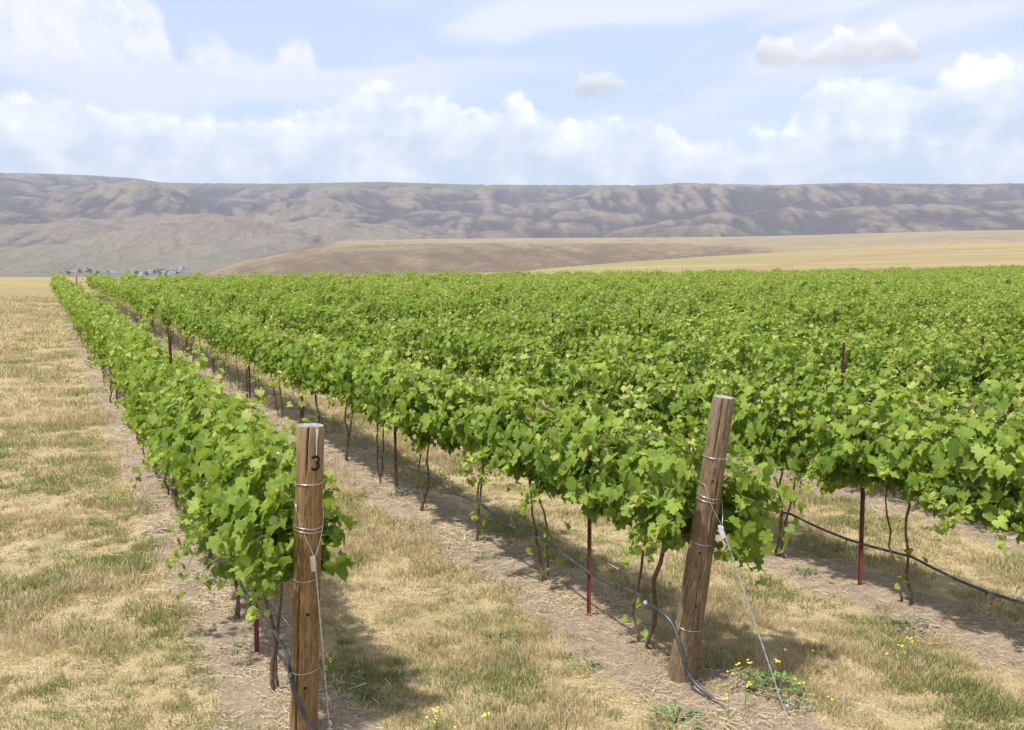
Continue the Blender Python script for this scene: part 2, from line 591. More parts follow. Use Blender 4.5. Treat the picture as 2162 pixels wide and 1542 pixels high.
def ground_material():
    m, t, b = material('vineyard_ground')
    geo = t.new('ShaderNodeNewGeometry')
    P = geo.outputs['Position']
    x, y, z = t.sep(P)
    flat = t.xyz(x, y, 0.0)
    c = t.vec('DOT_PRODUCT', flat, (N2[0], N2[1], 0))
    a = t.vec('DOT_PRODUCT', flat, (D2[0], D2[1], 0))
    k = t.math('DIVIDE', t.math('SUBTRACT', c, ROW0), ROWS)
    fr = t.math('MULTIPLY', t.math('ABSOLUTE', t.math('SUBTRACT', k, t.math('ROUND', k))), ROWS)
    nb = t.noise(flat, 2.6, 5, 0.6)
    strip = t.ramp(t.math('ADD', fr, t.math('MULTIPLY', t.math('SUBTRACT', nb, 0.5), 0.55)), 0.50, 0.36)
    strip = t.math('MULTIPLY', strip, t.ramp(k, -0.5, -0.3))
    strip = t.math('MULTIPLY', strip, t.ramp(a, 3.2, 4.2))
    strip = t.math('MULTIPLY', strip, t.ramp(a, 86.0, 84.0))
    n_f = t.noise(flat, 55, 5, 0.65)
    n_m = t.noise(flat, 9, 5, 0.6)
    n_l = t.noise(flat, 0.9, 4, 0.6)
    soil = t.mix(t.ramp(n_f, 0.3, 0.72), (0.215, 0.165, 0.120), (0.370, 0.295, 0.220))
    soil = t.mix(t.ramp(n_m, 0.45, 0.7, 0, 0.5), soil, (0.46, 0.36, 0.24))
    turf = t.mix(t.ramp(n_f, 0.3, 0.7), (0.31, 0.235, 0.125), (0.56, 0.44, 0.26))
    turf = t.mix(t.ramp(n_l, 0.48, 0.70, 0, 0.35), turf, (0.17, 0.18, 0.07))
    near = t.mix(strip, turf, soil)
    # the fields beyond the rows: ripe tan, a greener edge towards the drop, ploughed strip
    r = t.vec('LENGTH', flat)
    fx = t.noise(t.vec('MULTIPLY', flat, (0.004, 0.02, 0)), 1.0, 6, 0.62, 0.4)
    fn = t.noise(flat, 0.08, 6, 0.65)
    field = t.mix(t.ramp(fx, 0.44, 0.52), (0.335, 0.255, 0.125), (0.265, 0.220, 0.105))
    field = t.mix(t.ramp(fn, 0.45, 0.75, 0, 0.6), field, (0.33, 0.265, 0.155))
    wv = t.new('ShaderNodeTexWave', wave_type='BANDS', bands_direction='DIAGONAL')
    t.l.new(t.vec('MULTIPLY', flat, (0.35, 1.0, 0)), wv.inputs['Vector'])
    wv.inputs['Scale'].default_value = 0.007; wv.inputs['Distortion'].default_value = 3.0; wv.inputs['Detail'].default_value = 3.0
    field = t.mix(t.ramp(wv.outputs['Fac'], 0.55, 0.95, 0, 0.35), field, (0.24, 0.175, 0.085))
    fq = t.noise(flat, 0.5, 5, 0.7)
    field = t.mix(t.ramp(fq, 0.5, 0.8, 0, 0.5), field, (0.22, 0.19, 0.095))
    at = t.new('ShaderNodeAttribute'); at.attribute_name = 'green'
    field = t.mix(t.math('MULTIPLY', at.outputs['Fac'], t.ramp(fn, 0.25, 0.7, 0.55, 1.0)), field, (0.185, 0.215, 0.085))
    at2 = t.new('ShaderNodeAttribute'); at2.attribute_name = 'red'
    field = t.mix(t.math('MULTIPLY', at2.outputs['Fac'], t.ramp(fn, 0.2, 0.6, 0.5, 0.9)), field, (0.27, 0.180, 0.110))
    at3 = t.new('ShaderNodeAttribute'); at3.attribute_name = 'valley'
    vn = t.noise(t.vec('MULTIPLY', flat, (0.003, 0.006, 0)), 1.0, 5, 0.6, 0.5)
    val = t.mix(t.ramp(vn, 0.35, 0.65), (0.105, 0.105, 0.065), (0.165, 0.120, 0.080))
    field = t.mix(at3.outputs['Fac'], field, val)
    colr = t.mix(t.ramp(a, 84.5, 87.5), near, field)
    t.l.new(colr, b.inputs['Base Color'])
    b.inputs['Roughness'].default_value = 0.95
    b.inputs['Specular IOR Level'].default_value = 0.1
    bp = t.new('ShaderNodeBump'); bp.inputs['Strength'].default_value = 0.9; bp.inputs['Distance'].default_value = 0.02
    t.l.new(t.math('ADD', n_f, t.math('MULTIPLY', n_m, 1.2)), bp.inputs['Height'])
    t.l.new(bp.outputs[0], b.inputs['Normal'])
    return m


def build_ground():
    azs = np.unique(np.concatenate([np.radians(np.linspace(-46, 46, 420)), np.radians(np.linspace(-180, 180, 73))]))
    rs = np.concatenate([[0.3], np.geomspace(1.0, 8600, 320)])
    v, f, A, Rr = polar_sheet(azs, rs, lambda A, r, X, Y: ground_h(X, Y))
    rc = np.interp(np.clip(A, -1.2, 1.2), [q[0] for q in MESA_R], [q[1] for q in MESA_R])
    t = Rr / rc
    wob = 0.10 * fbm(A * 14, Rr / 160, 5, 3)
    green = sstep(t + wob, 0.45, 0.62) * (1 - sstep(t, 1.0, 1.15)) * (1 - sstep(A, 0.10, 0.42)) * sstep(A, -0.06, 0.05) * 0.4
    # a reddish farm track climbing to the right, a ploughed band behind the last rows
    track = np.exp(-((t - (0.30 + (A - 0.25) * 1.6)) / 0.035) ** 2) * sstep(A, 0.22, 0.28)
    band = np.exp(-((t - 0.215) / 0.03) ** 2) * sstep(A, 0.26, 0.34)
    edge = np.exp(-((t - 1.03) / 0.03) ** 2) * sstep(A, 0.0, 0.1) * 0.8
    red = np.clip(track + band + edge, 0, 1)
    valley = sstep(t, 1.08, 1.3)
    me = mesh_np('ground', v, f, [M['ground']], True, dict(green=green, red=red, valley=valley))
    return tag(link('ground', me), kind='structure')


M['ground'] = ground_material()
build_ground()

HILLTOP = [(-900, 370), (-400, 362), (0, 365), (109, 367), (200, 371), (290, 377), (335, 385), (400, 387), (600, 388), (800, 384), (1000, 390), (1200, 391), (1380, 391), (1440, 386), (1500, 388),
           (1640, 391), (1700, 389), (1800, 386), (1900, 388), (2053, 389), (2200, 386), (2600, 380), (3000, 384)]


def hill_material(name, tan, brown, green, sc):
    m, t, b = material(name)
    geo = t.new('ShaderNodeNewGeometry')
    P = geo.outputs['Position']
    at = t.new('ShaderNodeAttribute'); at.attribute_name = 'tan'
    ag = t.new('ShaderNodeAttribute'); ag.attribute_name = 'green'
    n1 = t.noise(P, 0.0045 * sc, 6, 0.62, 0.3)
    n2 = t.noise(t.vec('MULTIPLY', P, (1, 1, 3.5)), 0.028 * sc, 5, 0.65)
    n3 = t.noise(P, 0.16 * sc, 4, 0.7)
    f = t.math('ADD', t.math('MULTIPLY', n1, 0.55), t.math('MULTIPLY', n2, 0.45))
    f = t.ramp(t.math('ADD', f, t.math('MULTIPLY', t.math('SUBTRACT', at.outputs['Fac'], 0.5), 0.62)), 0.32, 0.72)
    c = t.mix(f, brown, tan)
    c = t.mix(t.ramp(n3, 0.5, 0.75, 0, 0.45), c, tuple(q * 0.62 for q in brown))
    # branching drainage lines, mixed to a darker brown
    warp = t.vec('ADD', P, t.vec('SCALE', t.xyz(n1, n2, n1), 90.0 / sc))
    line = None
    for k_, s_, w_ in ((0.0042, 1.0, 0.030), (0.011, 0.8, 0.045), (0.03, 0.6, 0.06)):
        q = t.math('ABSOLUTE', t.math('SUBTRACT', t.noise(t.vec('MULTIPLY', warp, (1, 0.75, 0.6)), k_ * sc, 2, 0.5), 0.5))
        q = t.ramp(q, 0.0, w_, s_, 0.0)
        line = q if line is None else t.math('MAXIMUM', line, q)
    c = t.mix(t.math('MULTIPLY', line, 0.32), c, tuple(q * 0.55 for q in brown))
    c = t.mix(t.math('MULTIPLY', ag.outputs['Fac'], t.ramp(n2, 0.25, 0.6, 0.4, 1.0)), c, green)
    bp = t.new('ShaderNodeBump'); bp.inputs['Strength'].default_value = 0.55; bp.inputs['Distance'].default_value = 12.0 / sc
    t.l.new(t.math('ADD', t.math('SUBTRACT', n2, t.math('MULTIPLY', line, 0.35)), t.math('MULTIPLY', n3, 0.3)), bp.inputs['Height'])
    t.l.new(bp.outputs[0], b.inputs['Normal'])
    t.l.new(c, b.inputs['Base Color'])
    b.inputs['Roughness'].default_value = 0.95
    b.inputs['Specular IOR Level'].default_value = 0.05
    return m


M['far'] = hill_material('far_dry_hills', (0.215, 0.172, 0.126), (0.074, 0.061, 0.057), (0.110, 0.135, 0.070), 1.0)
M['mid'] = hill_material('brown_bench', (0.320, 0.250, 0.150), (0.150, 0.110, 0.072), (0.150, 0.155, 0.085), 2.6)


def billow(x, y, seed):
    return np.sqrt((vnoise(x, y, seed) + 0.25 * vnoise(x * 2.1, y * 2.1, seed + 5)) ** 2 + 0.0008)


SPURS = [(385, 464, 2950, 0.34, 120), (215, 503, 2800, 0.32, 140), (60, 478, 3200, 0.33, 170), (265, 421, 4000, 0.36, 230), (120, 440, 3900, 0.36, 200), (445, 424, 3900, 0.38, 160), (570, 438, 3650, 0.36, 160), (640, 408, 4600, 0.40, 220), (520, 395, 5000, 0.4, 200),
         (700, 470, 3200, 0.36, 130), (760, 420, 4200, 0.40, 180), (850, 448, 3600, 0.38, 150), (950, 428, 4100, 0.40, 180), (1010, 462, 3350, 0.36, 140), (1090, 410, 4700, 0.42, 200), (1150, 455, 3500, 0.38, 150), (1240, 425, 4300, 0.42, 170),
         (1370, 432, 3900, 0.40, 170), (1330, 474, 3150, 0.34, 120), (1450, 462, 3300, 0.36, 150), (1530, 418, 4200, 0.42, 190), (1610, 452, 3500, 0.38, 150), (1700, 425, 4000, 0.42, 180), (1780, 455, 3400, 0.38, 150), (1860, 420, 4200, 0.42, 180), (1940, 448, 3500, 0.38, 150), (2040, 425, 4000, 0.40, 180), (2150, 450, 3500, 0.38, 150), (-60, 430, 4000, 0.38, 200), (2260, 420, 4100, 0.40, 200), (-250, 440, 3800, 0.38, 200)]


def far_h(A, r, X, Y):
    w = 160 * fbm(X / 1500, Y / 1500, 41, 3)
    wx, wy = X + w, Y - w
    t = np.clip((r - 2500) / 3300, 0, 1.3)
    env = np.clip(t, 0, 1) ** 0.92
    top = H + tab(A, HILLTOP) * 5900
    spur = billow(wx / 1250, wy / 1500, 21) * 1.0 + billow(wx / 620, wy / 760, 23) * 0.55 + billow(wx / 270, wy / 330, 25) * 0.15 + billow(wx / 110, wy / 130, 27) * 0.045
    amp = 190 * np.sin(np.clip(t * 1.02, 0, 1) * math.pi) ** 0.75
    h = FLOOR - 25 + (top + 70) * env * 0.80 + amp * (spur - 0.42)
    # rounded spurs and foothills, one behind another
    ex, ey = X + 0.75 * w + 70 * fbm(X / 420, Y / 420, 44, 3), Y - 0.75 * w + 70 * fbm(X / 420, Y / 420, 46, 3)
    for (px, py, rr, k, ww) in SPURS:
        a0, te = azel(px, py)
        cx, cy = rr * math.sin(a0), rr * math.cos(a0)
        # a long back running away from the viewer, falling steeply towards him
        dx, dy = ex - cx, ey - cy
        ca, sa = math.cos(a0), math.sin(a0)
        u, v = dx * ca - dy * sa, dx * sa + dy * ca
        v = np.where(v > 0, v * 0.30, v)
        dd = np.sqrt((u * (0.75 + 0.5 * ((px * 7) % 10) / 10)) ** 2 + v ** 2 + ww ** 2) - ww
        c = H + te * rr - k * dd
        q = 9.0
        h = q * np.logaddexp(h / q, c / q)
    cut = np.clip((h + 15) / 60, 0, 1) * (1 - sstep(t, 0.75, 1.0))
    h = h + cut * (16 * (billow(wx / 420, wy / 520, 51) - 0.38) + 9 * (billow(wx / 170, wy / 260, 53) - 0.38) + 6 * (billow(wx / 60, wy / 120, 55) - 0.38) + 2.5 * (billow(wx / 26, wy / 60, 57) - 0.38))
    return h


def build_far_hills():
    azs = np.radians(np.linspace(-44, 44, 760))
    rs = np.concatenate([np.linspace(2350, 5900, 330), np.linspace(5960, 8200, 16)])
    def hf(A, r, X, Y):
        h = far_h(A, r, X, Y)
        lim = tab(A, HILLTOP)
        te = (h - H) / r
        mx = te.max(axis=0, keepdims=True)
        # every bearing reaches the skyline of the photograph, smoothly along the ridge
        k = (lim[:1] / mx)
        ker = np.hanning(9); ker /= ker.sum()
        k = np.convolve(np.pad(k[0], 4, mode='edge'), ker, 'valid')[None, :]
        up = h > H
        return np.where(up, H + (h - H) * (1 + (k - 1) * np.clip((h - H) / (mx * r), 0, 1)), h)
    v, f, A, Rr = polar_sheet(azs, rs, hf)
    Z = v[:, 2].reshape(A.shape)
    te = (Z - H) / Rr
    rel = te / tab(A, HILLTOP)
    a1, a2 = azel(300, 400)[0], azel(1420, 400)[0]
    green = sstep(rel, 0.90, 0.985) * sstep(A, a1 - 0.02, a1 + 0.03) * (1 - sstep(A, a2 - 0.03, a2 + 0.02)) * 0.85
    green = np.maximum(green, 0.28 * np.exp(-((A - azel(1440, 0)[0]) / 0.10) ** 2) * (1 - sstep(rel, 0.40, 0.50)) * sstep(rel, 0.05, 0.3))
    green = np.maximum(green, 0.3 * (1 - sstep(rel, 0.02, 0.22)) * (A < -0.2))
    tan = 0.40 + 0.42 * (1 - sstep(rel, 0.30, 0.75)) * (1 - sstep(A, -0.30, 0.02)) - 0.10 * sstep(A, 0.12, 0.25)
    tan = tan + 0.80 * np.exp(-((A - azel(430, 500)[0]) / 0.080) ** 2) * (1 - sstep(Rr, 3050, 3450))
    # shading of the folds put into the colour: ridges paler tan, gullies darker
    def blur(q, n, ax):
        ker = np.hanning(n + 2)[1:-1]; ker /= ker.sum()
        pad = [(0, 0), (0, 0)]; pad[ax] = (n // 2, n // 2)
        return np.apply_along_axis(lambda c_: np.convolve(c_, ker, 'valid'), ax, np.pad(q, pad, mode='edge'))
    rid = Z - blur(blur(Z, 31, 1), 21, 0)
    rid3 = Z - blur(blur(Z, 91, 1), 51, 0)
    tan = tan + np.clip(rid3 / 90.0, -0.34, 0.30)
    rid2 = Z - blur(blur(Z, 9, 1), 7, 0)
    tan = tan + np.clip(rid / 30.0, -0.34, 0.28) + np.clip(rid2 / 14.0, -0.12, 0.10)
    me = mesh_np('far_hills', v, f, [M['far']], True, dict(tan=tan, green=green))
    return tag(link('far_hills', me), kind='structure')


RIM = [(300, 600), (380, 583), (430, 577), (480, 560), (520, 547), (600, 532), (660, 522), (730, 515), (900, 514), (1100, 513), (1300, 513), (1420, 515), (1500, 520), (1600, 519), (1750, 517), (1900, 513), (2053, 506), (2600, 500), (3000, 500)]
BACK = [(300, 600), (380, 584), (430, 578), (480, 562), (520, 548), (600, 533), (660, 519), (720, 509), (760, 508), (900, 505), (1100, 503), (1300, 502), (1500, 501), (1700, 497), (1900, 491), (2053, 487), (2600, 478), (3000, 475)]


def build_mid_hill():
    azs = np.radians(np.linspace(-23.5, 44, 620))
    rs = np.concatenate([np.linspace(820, 1560, 110), np.linspace(1575, 2400, 50), np.linspace(2430, 2900, 14)])
    rim_r = 1450 + 60 * fbm(azs * 9, azs * 0 + 3.3, 61, 3)
    store = {}
    def hf(A, r, X, Y):
        rr = np.broadcast_to(rim_r[None, :], A.shape)
        hr = H + tab(A, RIM) * rr
        hb = H + tab(A, BACK) * 2350
        t = np.clip((r - 820) / (rr - 820), 0, 1)
        g = billow((X + 0.35 * Y) / 150, (Y - r * 0.55) / 420, 71) + 0.4 * billow((X + 0.3 * Y) / 60, Y / 200, 73)
        face = FLOOR - 12 + (hr - FLOOR + 12) * (0.30 * t + 0.70 * sstep(t, -0.1, 1.05)) + 13 * (g - 0.45) * np.sin(np.clip(t, 0, 1) * math.pi) ** 0.8
        u = np.clip((r - rr) / (2350 - rr), 0, 1)
        plat = hr + (hb - hr) * u ** 1.1
        drop = np.maximum(0, r - 2360) * 0.16
        store['t'] = t; store['u'] = u
        return np.where(r < rr, face, plat) - drop
    v, f, A, Rr = polar_sheet(azs, rs, hf)
    t, u = store['t'], store['u']
    wob = 0.03 * fbm(A * 25, Rr / 90, 67, 3)
    onplat = sstep(t + wob, 0.975, 1.0)
    plough = sstep(A, -0.20, -0.155)
    tan = 0.30 + 0.85 * onplat * plough + 0.22 * sstep(t, 0.55, 0.95) * (1 - onplat) - 0.15 * sstep(0.5 - t, 0, 0.4)
    right = sstep(A, 0.20, 0.34)
    Z = v[:, 2].reshape(A.shape)
    ker = np.hanning(23)[1:-1]; ker /= ker.sum()
    bl = np.apply_along_axis(lambda c_: np.convolve(np.pad(c_, 10, mode='edge'), ker, 'valid'), 1, Z)
    tan = tan + np.clip((Z - bl) / 6.0, -0.30, 0.22) * (1 - onplat)  # relief shading painted into the gullied face: crests paler, hollows darker
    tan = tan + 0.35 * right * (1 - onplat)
    green = np.clip(0.35 * right * (1 - u) * onplat + 0.25 * fbm(A * 20, Rr / 300, 68, 3) * onplat * right, 0, 1)
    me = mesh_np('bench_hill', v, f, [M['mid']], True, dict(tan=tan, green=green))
    return tag(link('bench_hill', me), kind='structure')


build_far_hills()
build_mid_hill()

# ------------------------------------------------------------------ far-off houses, trees
def build_house(name_loc, w, l, h, rz):
    x, y, z = name_loc
    o = empty('house', (x, y, z), rz)
    b = MB().box((0, 0, h / 2), (w, l, h))
    link('wall', b.mesh('wall', [M['house']], False), o)
    e = 0.5
    v = [(-w / 2 - e, -l / 2 - e, h), (w / 2 + e, -l / 2 - e, h), (w / 2 + e, l / 2 + e, h), (-w / 2 - e, l / 2 + e, h), (0, -l / 2 - e, h + w * 0.38), (0, l / 2 + e, h + w * 0.38)]
    r = MB().add(v, [(0, 1, 4), (2, 3, 5), (0, 4, 5, 3), (1, 2, 5, 4), (0, 3, 2, 1)])
    link('roof', r.mesh('roof', [M['roof']], False), o)
    for s in (-1, 1):
        wnd = MB().box((s * w * 0.22, -l / 2 - 0.05, h * 0.55), (1.4, 0.1, 1.4))
        link('window', wnd.mesh('window', [M['roof']], False), o)
    return o


def terrain_hit(px, py, hf, r0, r1):
    """where the line of sight first meets the land"""
    a, te = azel(px, py)
    r = np.geomspace(r0, r1, 3000)
    X, Y = r * math.sin(a), r * math.cos(a)
    h = hf(X, Y)
    z = H + te * r
    i = np.argmax(h >= z)
    return X[i], Y[i], float(h[i])


def build_far_tree(loc, rad, hgt, seed):
    g = np.random.default_rng(seed)
    o = empty('tree', loc)
    tr = MB().tube([(0, 0, 0), (0.1, 0, hgt * 0.3), (0.0, 0.1, hgt * 0.7)], [rad * 0.10, rad * 0.08, rad * 0.02], 6)
    for q in range(4):
        a = g.uniform(0, 6.28)
        tr.tube([(0, 0, hgt * 0.3), (math.cos(a) * rad * 0.5, math.sin(a) * rad * 0.5, hgt * 0.62)], [rad * 0.05, rad * 0.015], 5)
    link('trunk', tr.mesh('trunk', [M['treebark']]), o)
    n = 900
    d = g.normal(size=(n, 3)); d /= np.linalg.norm(d, axis=1, keepdims=True)
    lob = 0.72 + 0.38 * fbm(d[:, 0] * 2.2 + seed, d[:, 2] * 2.2 + d[:, 1], 3, 3)
    c = d * (g.uniform(0.35, 1, n) ** 0.5 * lob)[:, None] * [rad, rad, hgt * 0.50] + [0, 0, hgt * 0.52]
    s = g.uniform(0.05, 0.10, n) * rad
    u = g.normal(size=(n, 3)); w = g.normal(size=(n, 3))
    v = np.stack([c + u * s[:, None], c - u * s[:, None] * 0.5 + w * s[:, None], c - u * s[:, None] * 0.5 - w * s[:, None]], 1).reshape(-1, 3)
    link('crown', mesh_np('crown', v, np.arange(n * 3).reshape(-1, 3), [M['treeleaf']], False), o)
    return o


def valley_h(X, Y):
    r = np.hypot(X, Y)
    return np.maximum(ground_h(X, Y), np.where(r > 2400, far_h(np.arctan2(X, Y), r, X, Y), -99))


g = np.random.default_rng(3)
town = [(318, 577), (332, 572), (346, 579), (378, 575), (384, 569), (300, 581), (362, 580), (270, 574), (240, 579), (182, 572), (150, 578)]
for i, (px, py) in enumerate(town):
    x, y, z = terrain_hit(px, py, valley_h, 330, 2900)
    o = build_house((x, y, z - 0.3), g.uniform(7, 10), g.uniform(10, 14), g.uniform(3.4, 5.2), g.uniform(0, 3))
    tag(o, 'tiny pale gabled house of the far valley settlement beyond the vines', 'house', 'houses in the far valley')
for i, (px, py) in enumerate([(326, 578), (334, 577), (342, 576), (350, 577), (357, 579), (366, 579), (374, 581), (338, 582), (350, 583), (310, 583), (288, 580), (206, 580), (190, 577), (168, 576), (145, 582), (130, 579), (228, 577)]):
    x, y, z = terrain_hit(px, py, valley_h, 330, 2900)
    rad = g.uniform(3.2, 5.2)
    o = build_far_tree((x, y, z - 0.3), rad, rad * g.uniform(1.8, 2.6), 100 + i)
    tag(o, 'small dark green tree of the far valley settlement beyond the vines', 'tree', 'trees in the far valley')

# ------------------------------------------------------------------ vine leaves
_half = [(0.0, 0.62), (0.075, 0.535), (0.16, 0.505), (0.205, 0.40), (0.235, 0.32), (0.315, 0.375), (0.40, 0.385), (0.45, 0.29), (0.475, 0.17), (0.415, 0.09), (0.45, 0.01), (0.46, -0.11), (0.38, -0.20), (0.25, -0.27), (0.12, -0.23), (0.035, -0.06)]
_mid = [(0.0, 0.62), (0.17, 0.48), (0.24, 0.33), (0.42, 0.37), (0.47, 0.17), (0.41, 0.08), (0.45, -0.10), (0.25, -0.27), (0.03, -0.08)]
_far = [(0.0, 0.60), (0.44, 0.33), (0.42, -0.18)]


def leaf_shape(half, seed, petiole=False):
    g = np.random.default_rng(seed)
    h = np.array(half)
    pts = np.concatenate([h, (h[1:] * [-1, 1])[::-1]])
    pts = pts * (1 + g.normal(0, 0.035, pts.shape))
    c = np.array([[0.0, 0.06]])
    p = np.concatenate([c, pts])
    fold, cup, curl, wv = g.uniform(0.0, 0.75), g.uniform(-0.55, 0.8), g.uniform(-0.1, 0.9), g.uniform(0.02, 0.09)
    x, y = p[:, 0], p[:, 1]
    rr = np.hypot(x, y)
    z = fold * np.abs(x) - cup * rr ** 2 - curl * np.clip(y, 0, 1) ** 2 + wv * np.sin(np.arange(len(p)) * 2.1 + g.uniform(0, 6)) * (rr > 0.2)
    v = np.c_[x, y, z]
    n = len(pts)
    f = [(0, 1 + (i + 1) % n, 1 + i) for i in range(n)]
    if petiole:
        k = len(v)
        v = np.concatenate([v, [[0.014, -0.02, 0], [-0.014, -0.02, 0], [0.01, -0.5, -0.22], [-0.01, -0.5, -0.22]]])
        f += [(k, k + 2, k + 1), (k + 1, k + 2, k + 3)]
    return v, np.array(f, np.int32)


LEAF_HI = [leaf_shape(_half, 200 + i, True) for i in range(8)]
LEAF_MID = [leaf_shape(_mid, 300 + i) for i in range(5)]
LEAF_FAR = [leaf_shape(_far, 400 + i) for i in range(4)]
LEAF_MESH = [mesh_np('leaf', v, f, [M['leaf_single']]) for v, f in LEAF_HI]


def nrm(a):
    return a / (np.linalg.norm(a, axis=-1, keepdims=True) + 1e-9)


def vine_leaves(g, dens=1.0, low=0.0, half_len=0.76, width=1.0, top=1.0, big=1.0, ext=0.0):
    """leaf places of one vine in its own frame: x along the row, y to the sunny side, z up. Returns pos, frame, size, tint and the shoot lines"""
    P, NRM, TIP, SZ, TT, lines = [], [], [], [], [], []
    ns = int(30 * dens)
    for i in range(ns):
        x0 = (i + g.uniform(0, 1)) / ns * 2 * half_len - half_len
        kind = g.random()
        x0 = x0 - ext * (x0 < 0) * g.random()
        st = np.array([x0, g.normal(0, 0.05), g.uniform(0.94, 1.04) - 0.16 * low])
        side = g.choice([-1, 1])
        if kind < 0.52:                 # upright shoot held by the wires
            L = g.uniform(0.48, 0.78 if g.random() < 0.70 else 1.20) * top
            lean = np.array([g.normal(0, 0.22), g.normal(0, 0.20), 1.0])
            bend = np.array([g.normal(0, 0.12), side * g.uniform(0, 0.28), -g.uniform(0.0, 0.22)])
        elif kind < 0.88:                # shoot flopping outwards over the wire
            L = g.uniform(0.5, 0.85)
            lean = np.array([g.normal(0, 0.25), side * g.uniform(0.22, 0.55), 0.85])
            bend = np.array([g.normal(0, 0.15), side * g.uniform(0.0, 0.2), -g.uniform(0.5, 1.05)])
        else:                           # hanging shoot, the skirt of the canopy
            L = g.uniform(0.3, 0.5) * (1 + 0.8 * low)
            lean = np.array([g.normal(0, 0.3), side * g.uniform(0.3, 0.7), 0.35])
            bend = np.array([g.normal(0, 0.2), side * 0.05, -g.uniform(0.5 + 0.4 * low, 0.75 + 0.8 * low)])
        lean[1] *= width; bend[1] *= width
        tt = np.linspace(0, 1, 7)[:, None]
        lines.append(st + L * (lean * tt + bend * tt ** 2))
        m = int(L / 0.040)
        t = (np.arange(m) + g.uniform(0, 1, m)) / m
        q = st + L * (lean * t[:, None] + bend * t[:, None] ** 2)
        rep = 2 if g.random() < 0.85 else 1
        for j in range(rep):
            k = len(t)
            a = g.uniform(0, 2 * math.pi, k)
            outw = np.stack([np.cos(a) * 0.8, np.sin(a) * 0.9 + 0.45 * np.sign(q[:, 1]), g.uniform(-0.35, 0.65, k)], 1)
            outw = nrm(outw)
            pet = g.uniform(0.05, 0.13, k) * (1.15 - 0.6 * t)
            pos = q + outw * pet[:, None]
            up = np.array([0, 0, 1.0])
            n = nrm(outw * [0.5, 0.75, 0.1] + up * g.uniform(0.35, 1.15, k)[:, None] + np.array([0, 0.18, 0]) + g.normal(0, 0.40, (k, 3)))
            tip = outw * 0.7 - up * g.uniform(0.2, 1.1, k)[:, None] + g.normal(0, 0.35, (k, 3))
            size = (0.055 + 0.105 * g.beta(1.2, 1.4, k)) * (1.12 - 0.62 * t ** 1.5) * (1.0 if j == 0 else 0.8) * big
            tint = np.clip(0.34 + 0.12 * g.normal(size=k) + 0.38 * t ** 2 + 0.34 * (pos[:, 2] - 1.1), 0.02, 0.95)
            P.append(pos); NRM.append(n); TIP.append(tip); SZ.append(size); TT.append(tint)
    # tiny pale leaves crowded at the growing tips
    for ln in lines:
        if g.random() < 0.75:
            k = int(g.integers(4, 8))
            pos = ln[-1] + g.normal(0, 0.028, (k, 3)) + np.array([0, 0, 0.02]) + (ln[-1] - ln[-2]) * g.uniform(-1.2, 0.4, (k, 1))
            P.append(pos); NRM.append(nrm(g.normal(0, 0.6, (k, 3)) + np.array([0, 0.1, 0.6]))); TIP.append(g.normal(0, 1, (k, 3)))
            SZ.append(g.uniform(0.028, 0.060, k)); TT.append(np.clip(g.normal(0.88, 0.12, k), 0.5, 1.0))
    # the outer wall of leaves that closes the hedge
    k = int(270 * dens)
    xs = g.uniform(-half_len - ext, half_len, k)
    a = g.uniform(-0.62, math.pi + 0.62, k)
    lump = 1 + 0.34 * vnoise(xs * 3.1 + g.uniform(0, 50), a * 1.6, 5)
    rr = g.uniform(0.60, 1.0, k) * lump
    low_x = 0.22 * low
    pos = np.c_[xs, np.cos(a) * 0.33 * width * rr, 1.30 - low_x + np.sin(a) * (0.39 + low_x * 0.8) * top * rr]
    outw = nrm(np.c_[g.normal(0, 0.3, k), np.cos(a), np.sin(a) * 0.6])
    n = nrm(outw * 0.8 + np.array([0, 0.1, 0.45]) + g.normal(0, 0.34, (k, 3)))
    tip = outw * 0.45 + np.array([0, 0, -0.9]) + g.normal(0, 0.35, (k, 3))
    P.append(pos); NRM.append(n); TIP.append(tip)
    SZ.append((0.075 + 0.100 * g.beta(1.2, 1.4, k)) * big * (1 - 0.25 * np.clip((pos[:, 2] - 1.3) / 0.4, 0, 1)))
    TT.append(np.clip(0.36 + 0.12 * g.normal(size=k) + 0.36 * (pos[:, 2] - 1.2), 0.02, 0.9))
    P, n, tip, SZ, TT = (np.concatenate(a) for a in (P, NRM, TIP, SZ, TT))
    tip = nrm(tip - n * np.sum(tip * n, 1, keepdims=True))
    xax = np.cross(tip, n)
    fr = np.stack([xax, tip, n], -1)          # columns: leaf x, y, z
    return P, fr, SZ, TT, lines


def leaf_mass(P, fr, SZ, shapes, TT, g, lines=None, name='foliage', line_r=0.004):
    vs, fs, ts, mi, off = [], [], [], [], 0
    which = g.integers(0, len(shapes), len(P))
    for i, (v, f) in enumerate(shapes):
        s = which == i
        if not s.any():
            continue
        w = np.einsum('nij,vj->nvi', fr[s], v) * SZ[s][:, None, None] + P[s][:, None, :]
        k = int(s.sum())
        vs.append(w.reshape(-1, 3))
        fs.append((f[None] + (np.arange(k) * len(v))[:, None, None] + off).reshape(-1, 3))
        ts.append(np.repeat(TT[s], len(v)))
        mi.append(np.zeros(k * len(f), np.int32))
        off += k * len(v)
    if lines:
        mb = MB()
        for ln in lines:
            mb.tube(ln, np.linspace(line_r, line_r * 0.5, len(ln)), 3, caps=False)
        v = np.concatenate(mb.v)
        vs.append(v); fs.append(np.array(mb.f) + off); ts.append(np.full(len(v), 0.6)); mi.append(np.ones(len(mb.f), np.int32))
    return mesh_np(name, np.concatenate(vs), np.concatenate(fs), [M['leaf_mass'], M['cane']], True, dict(tint=np.concatenate(ts)), np.concatenate(mi))


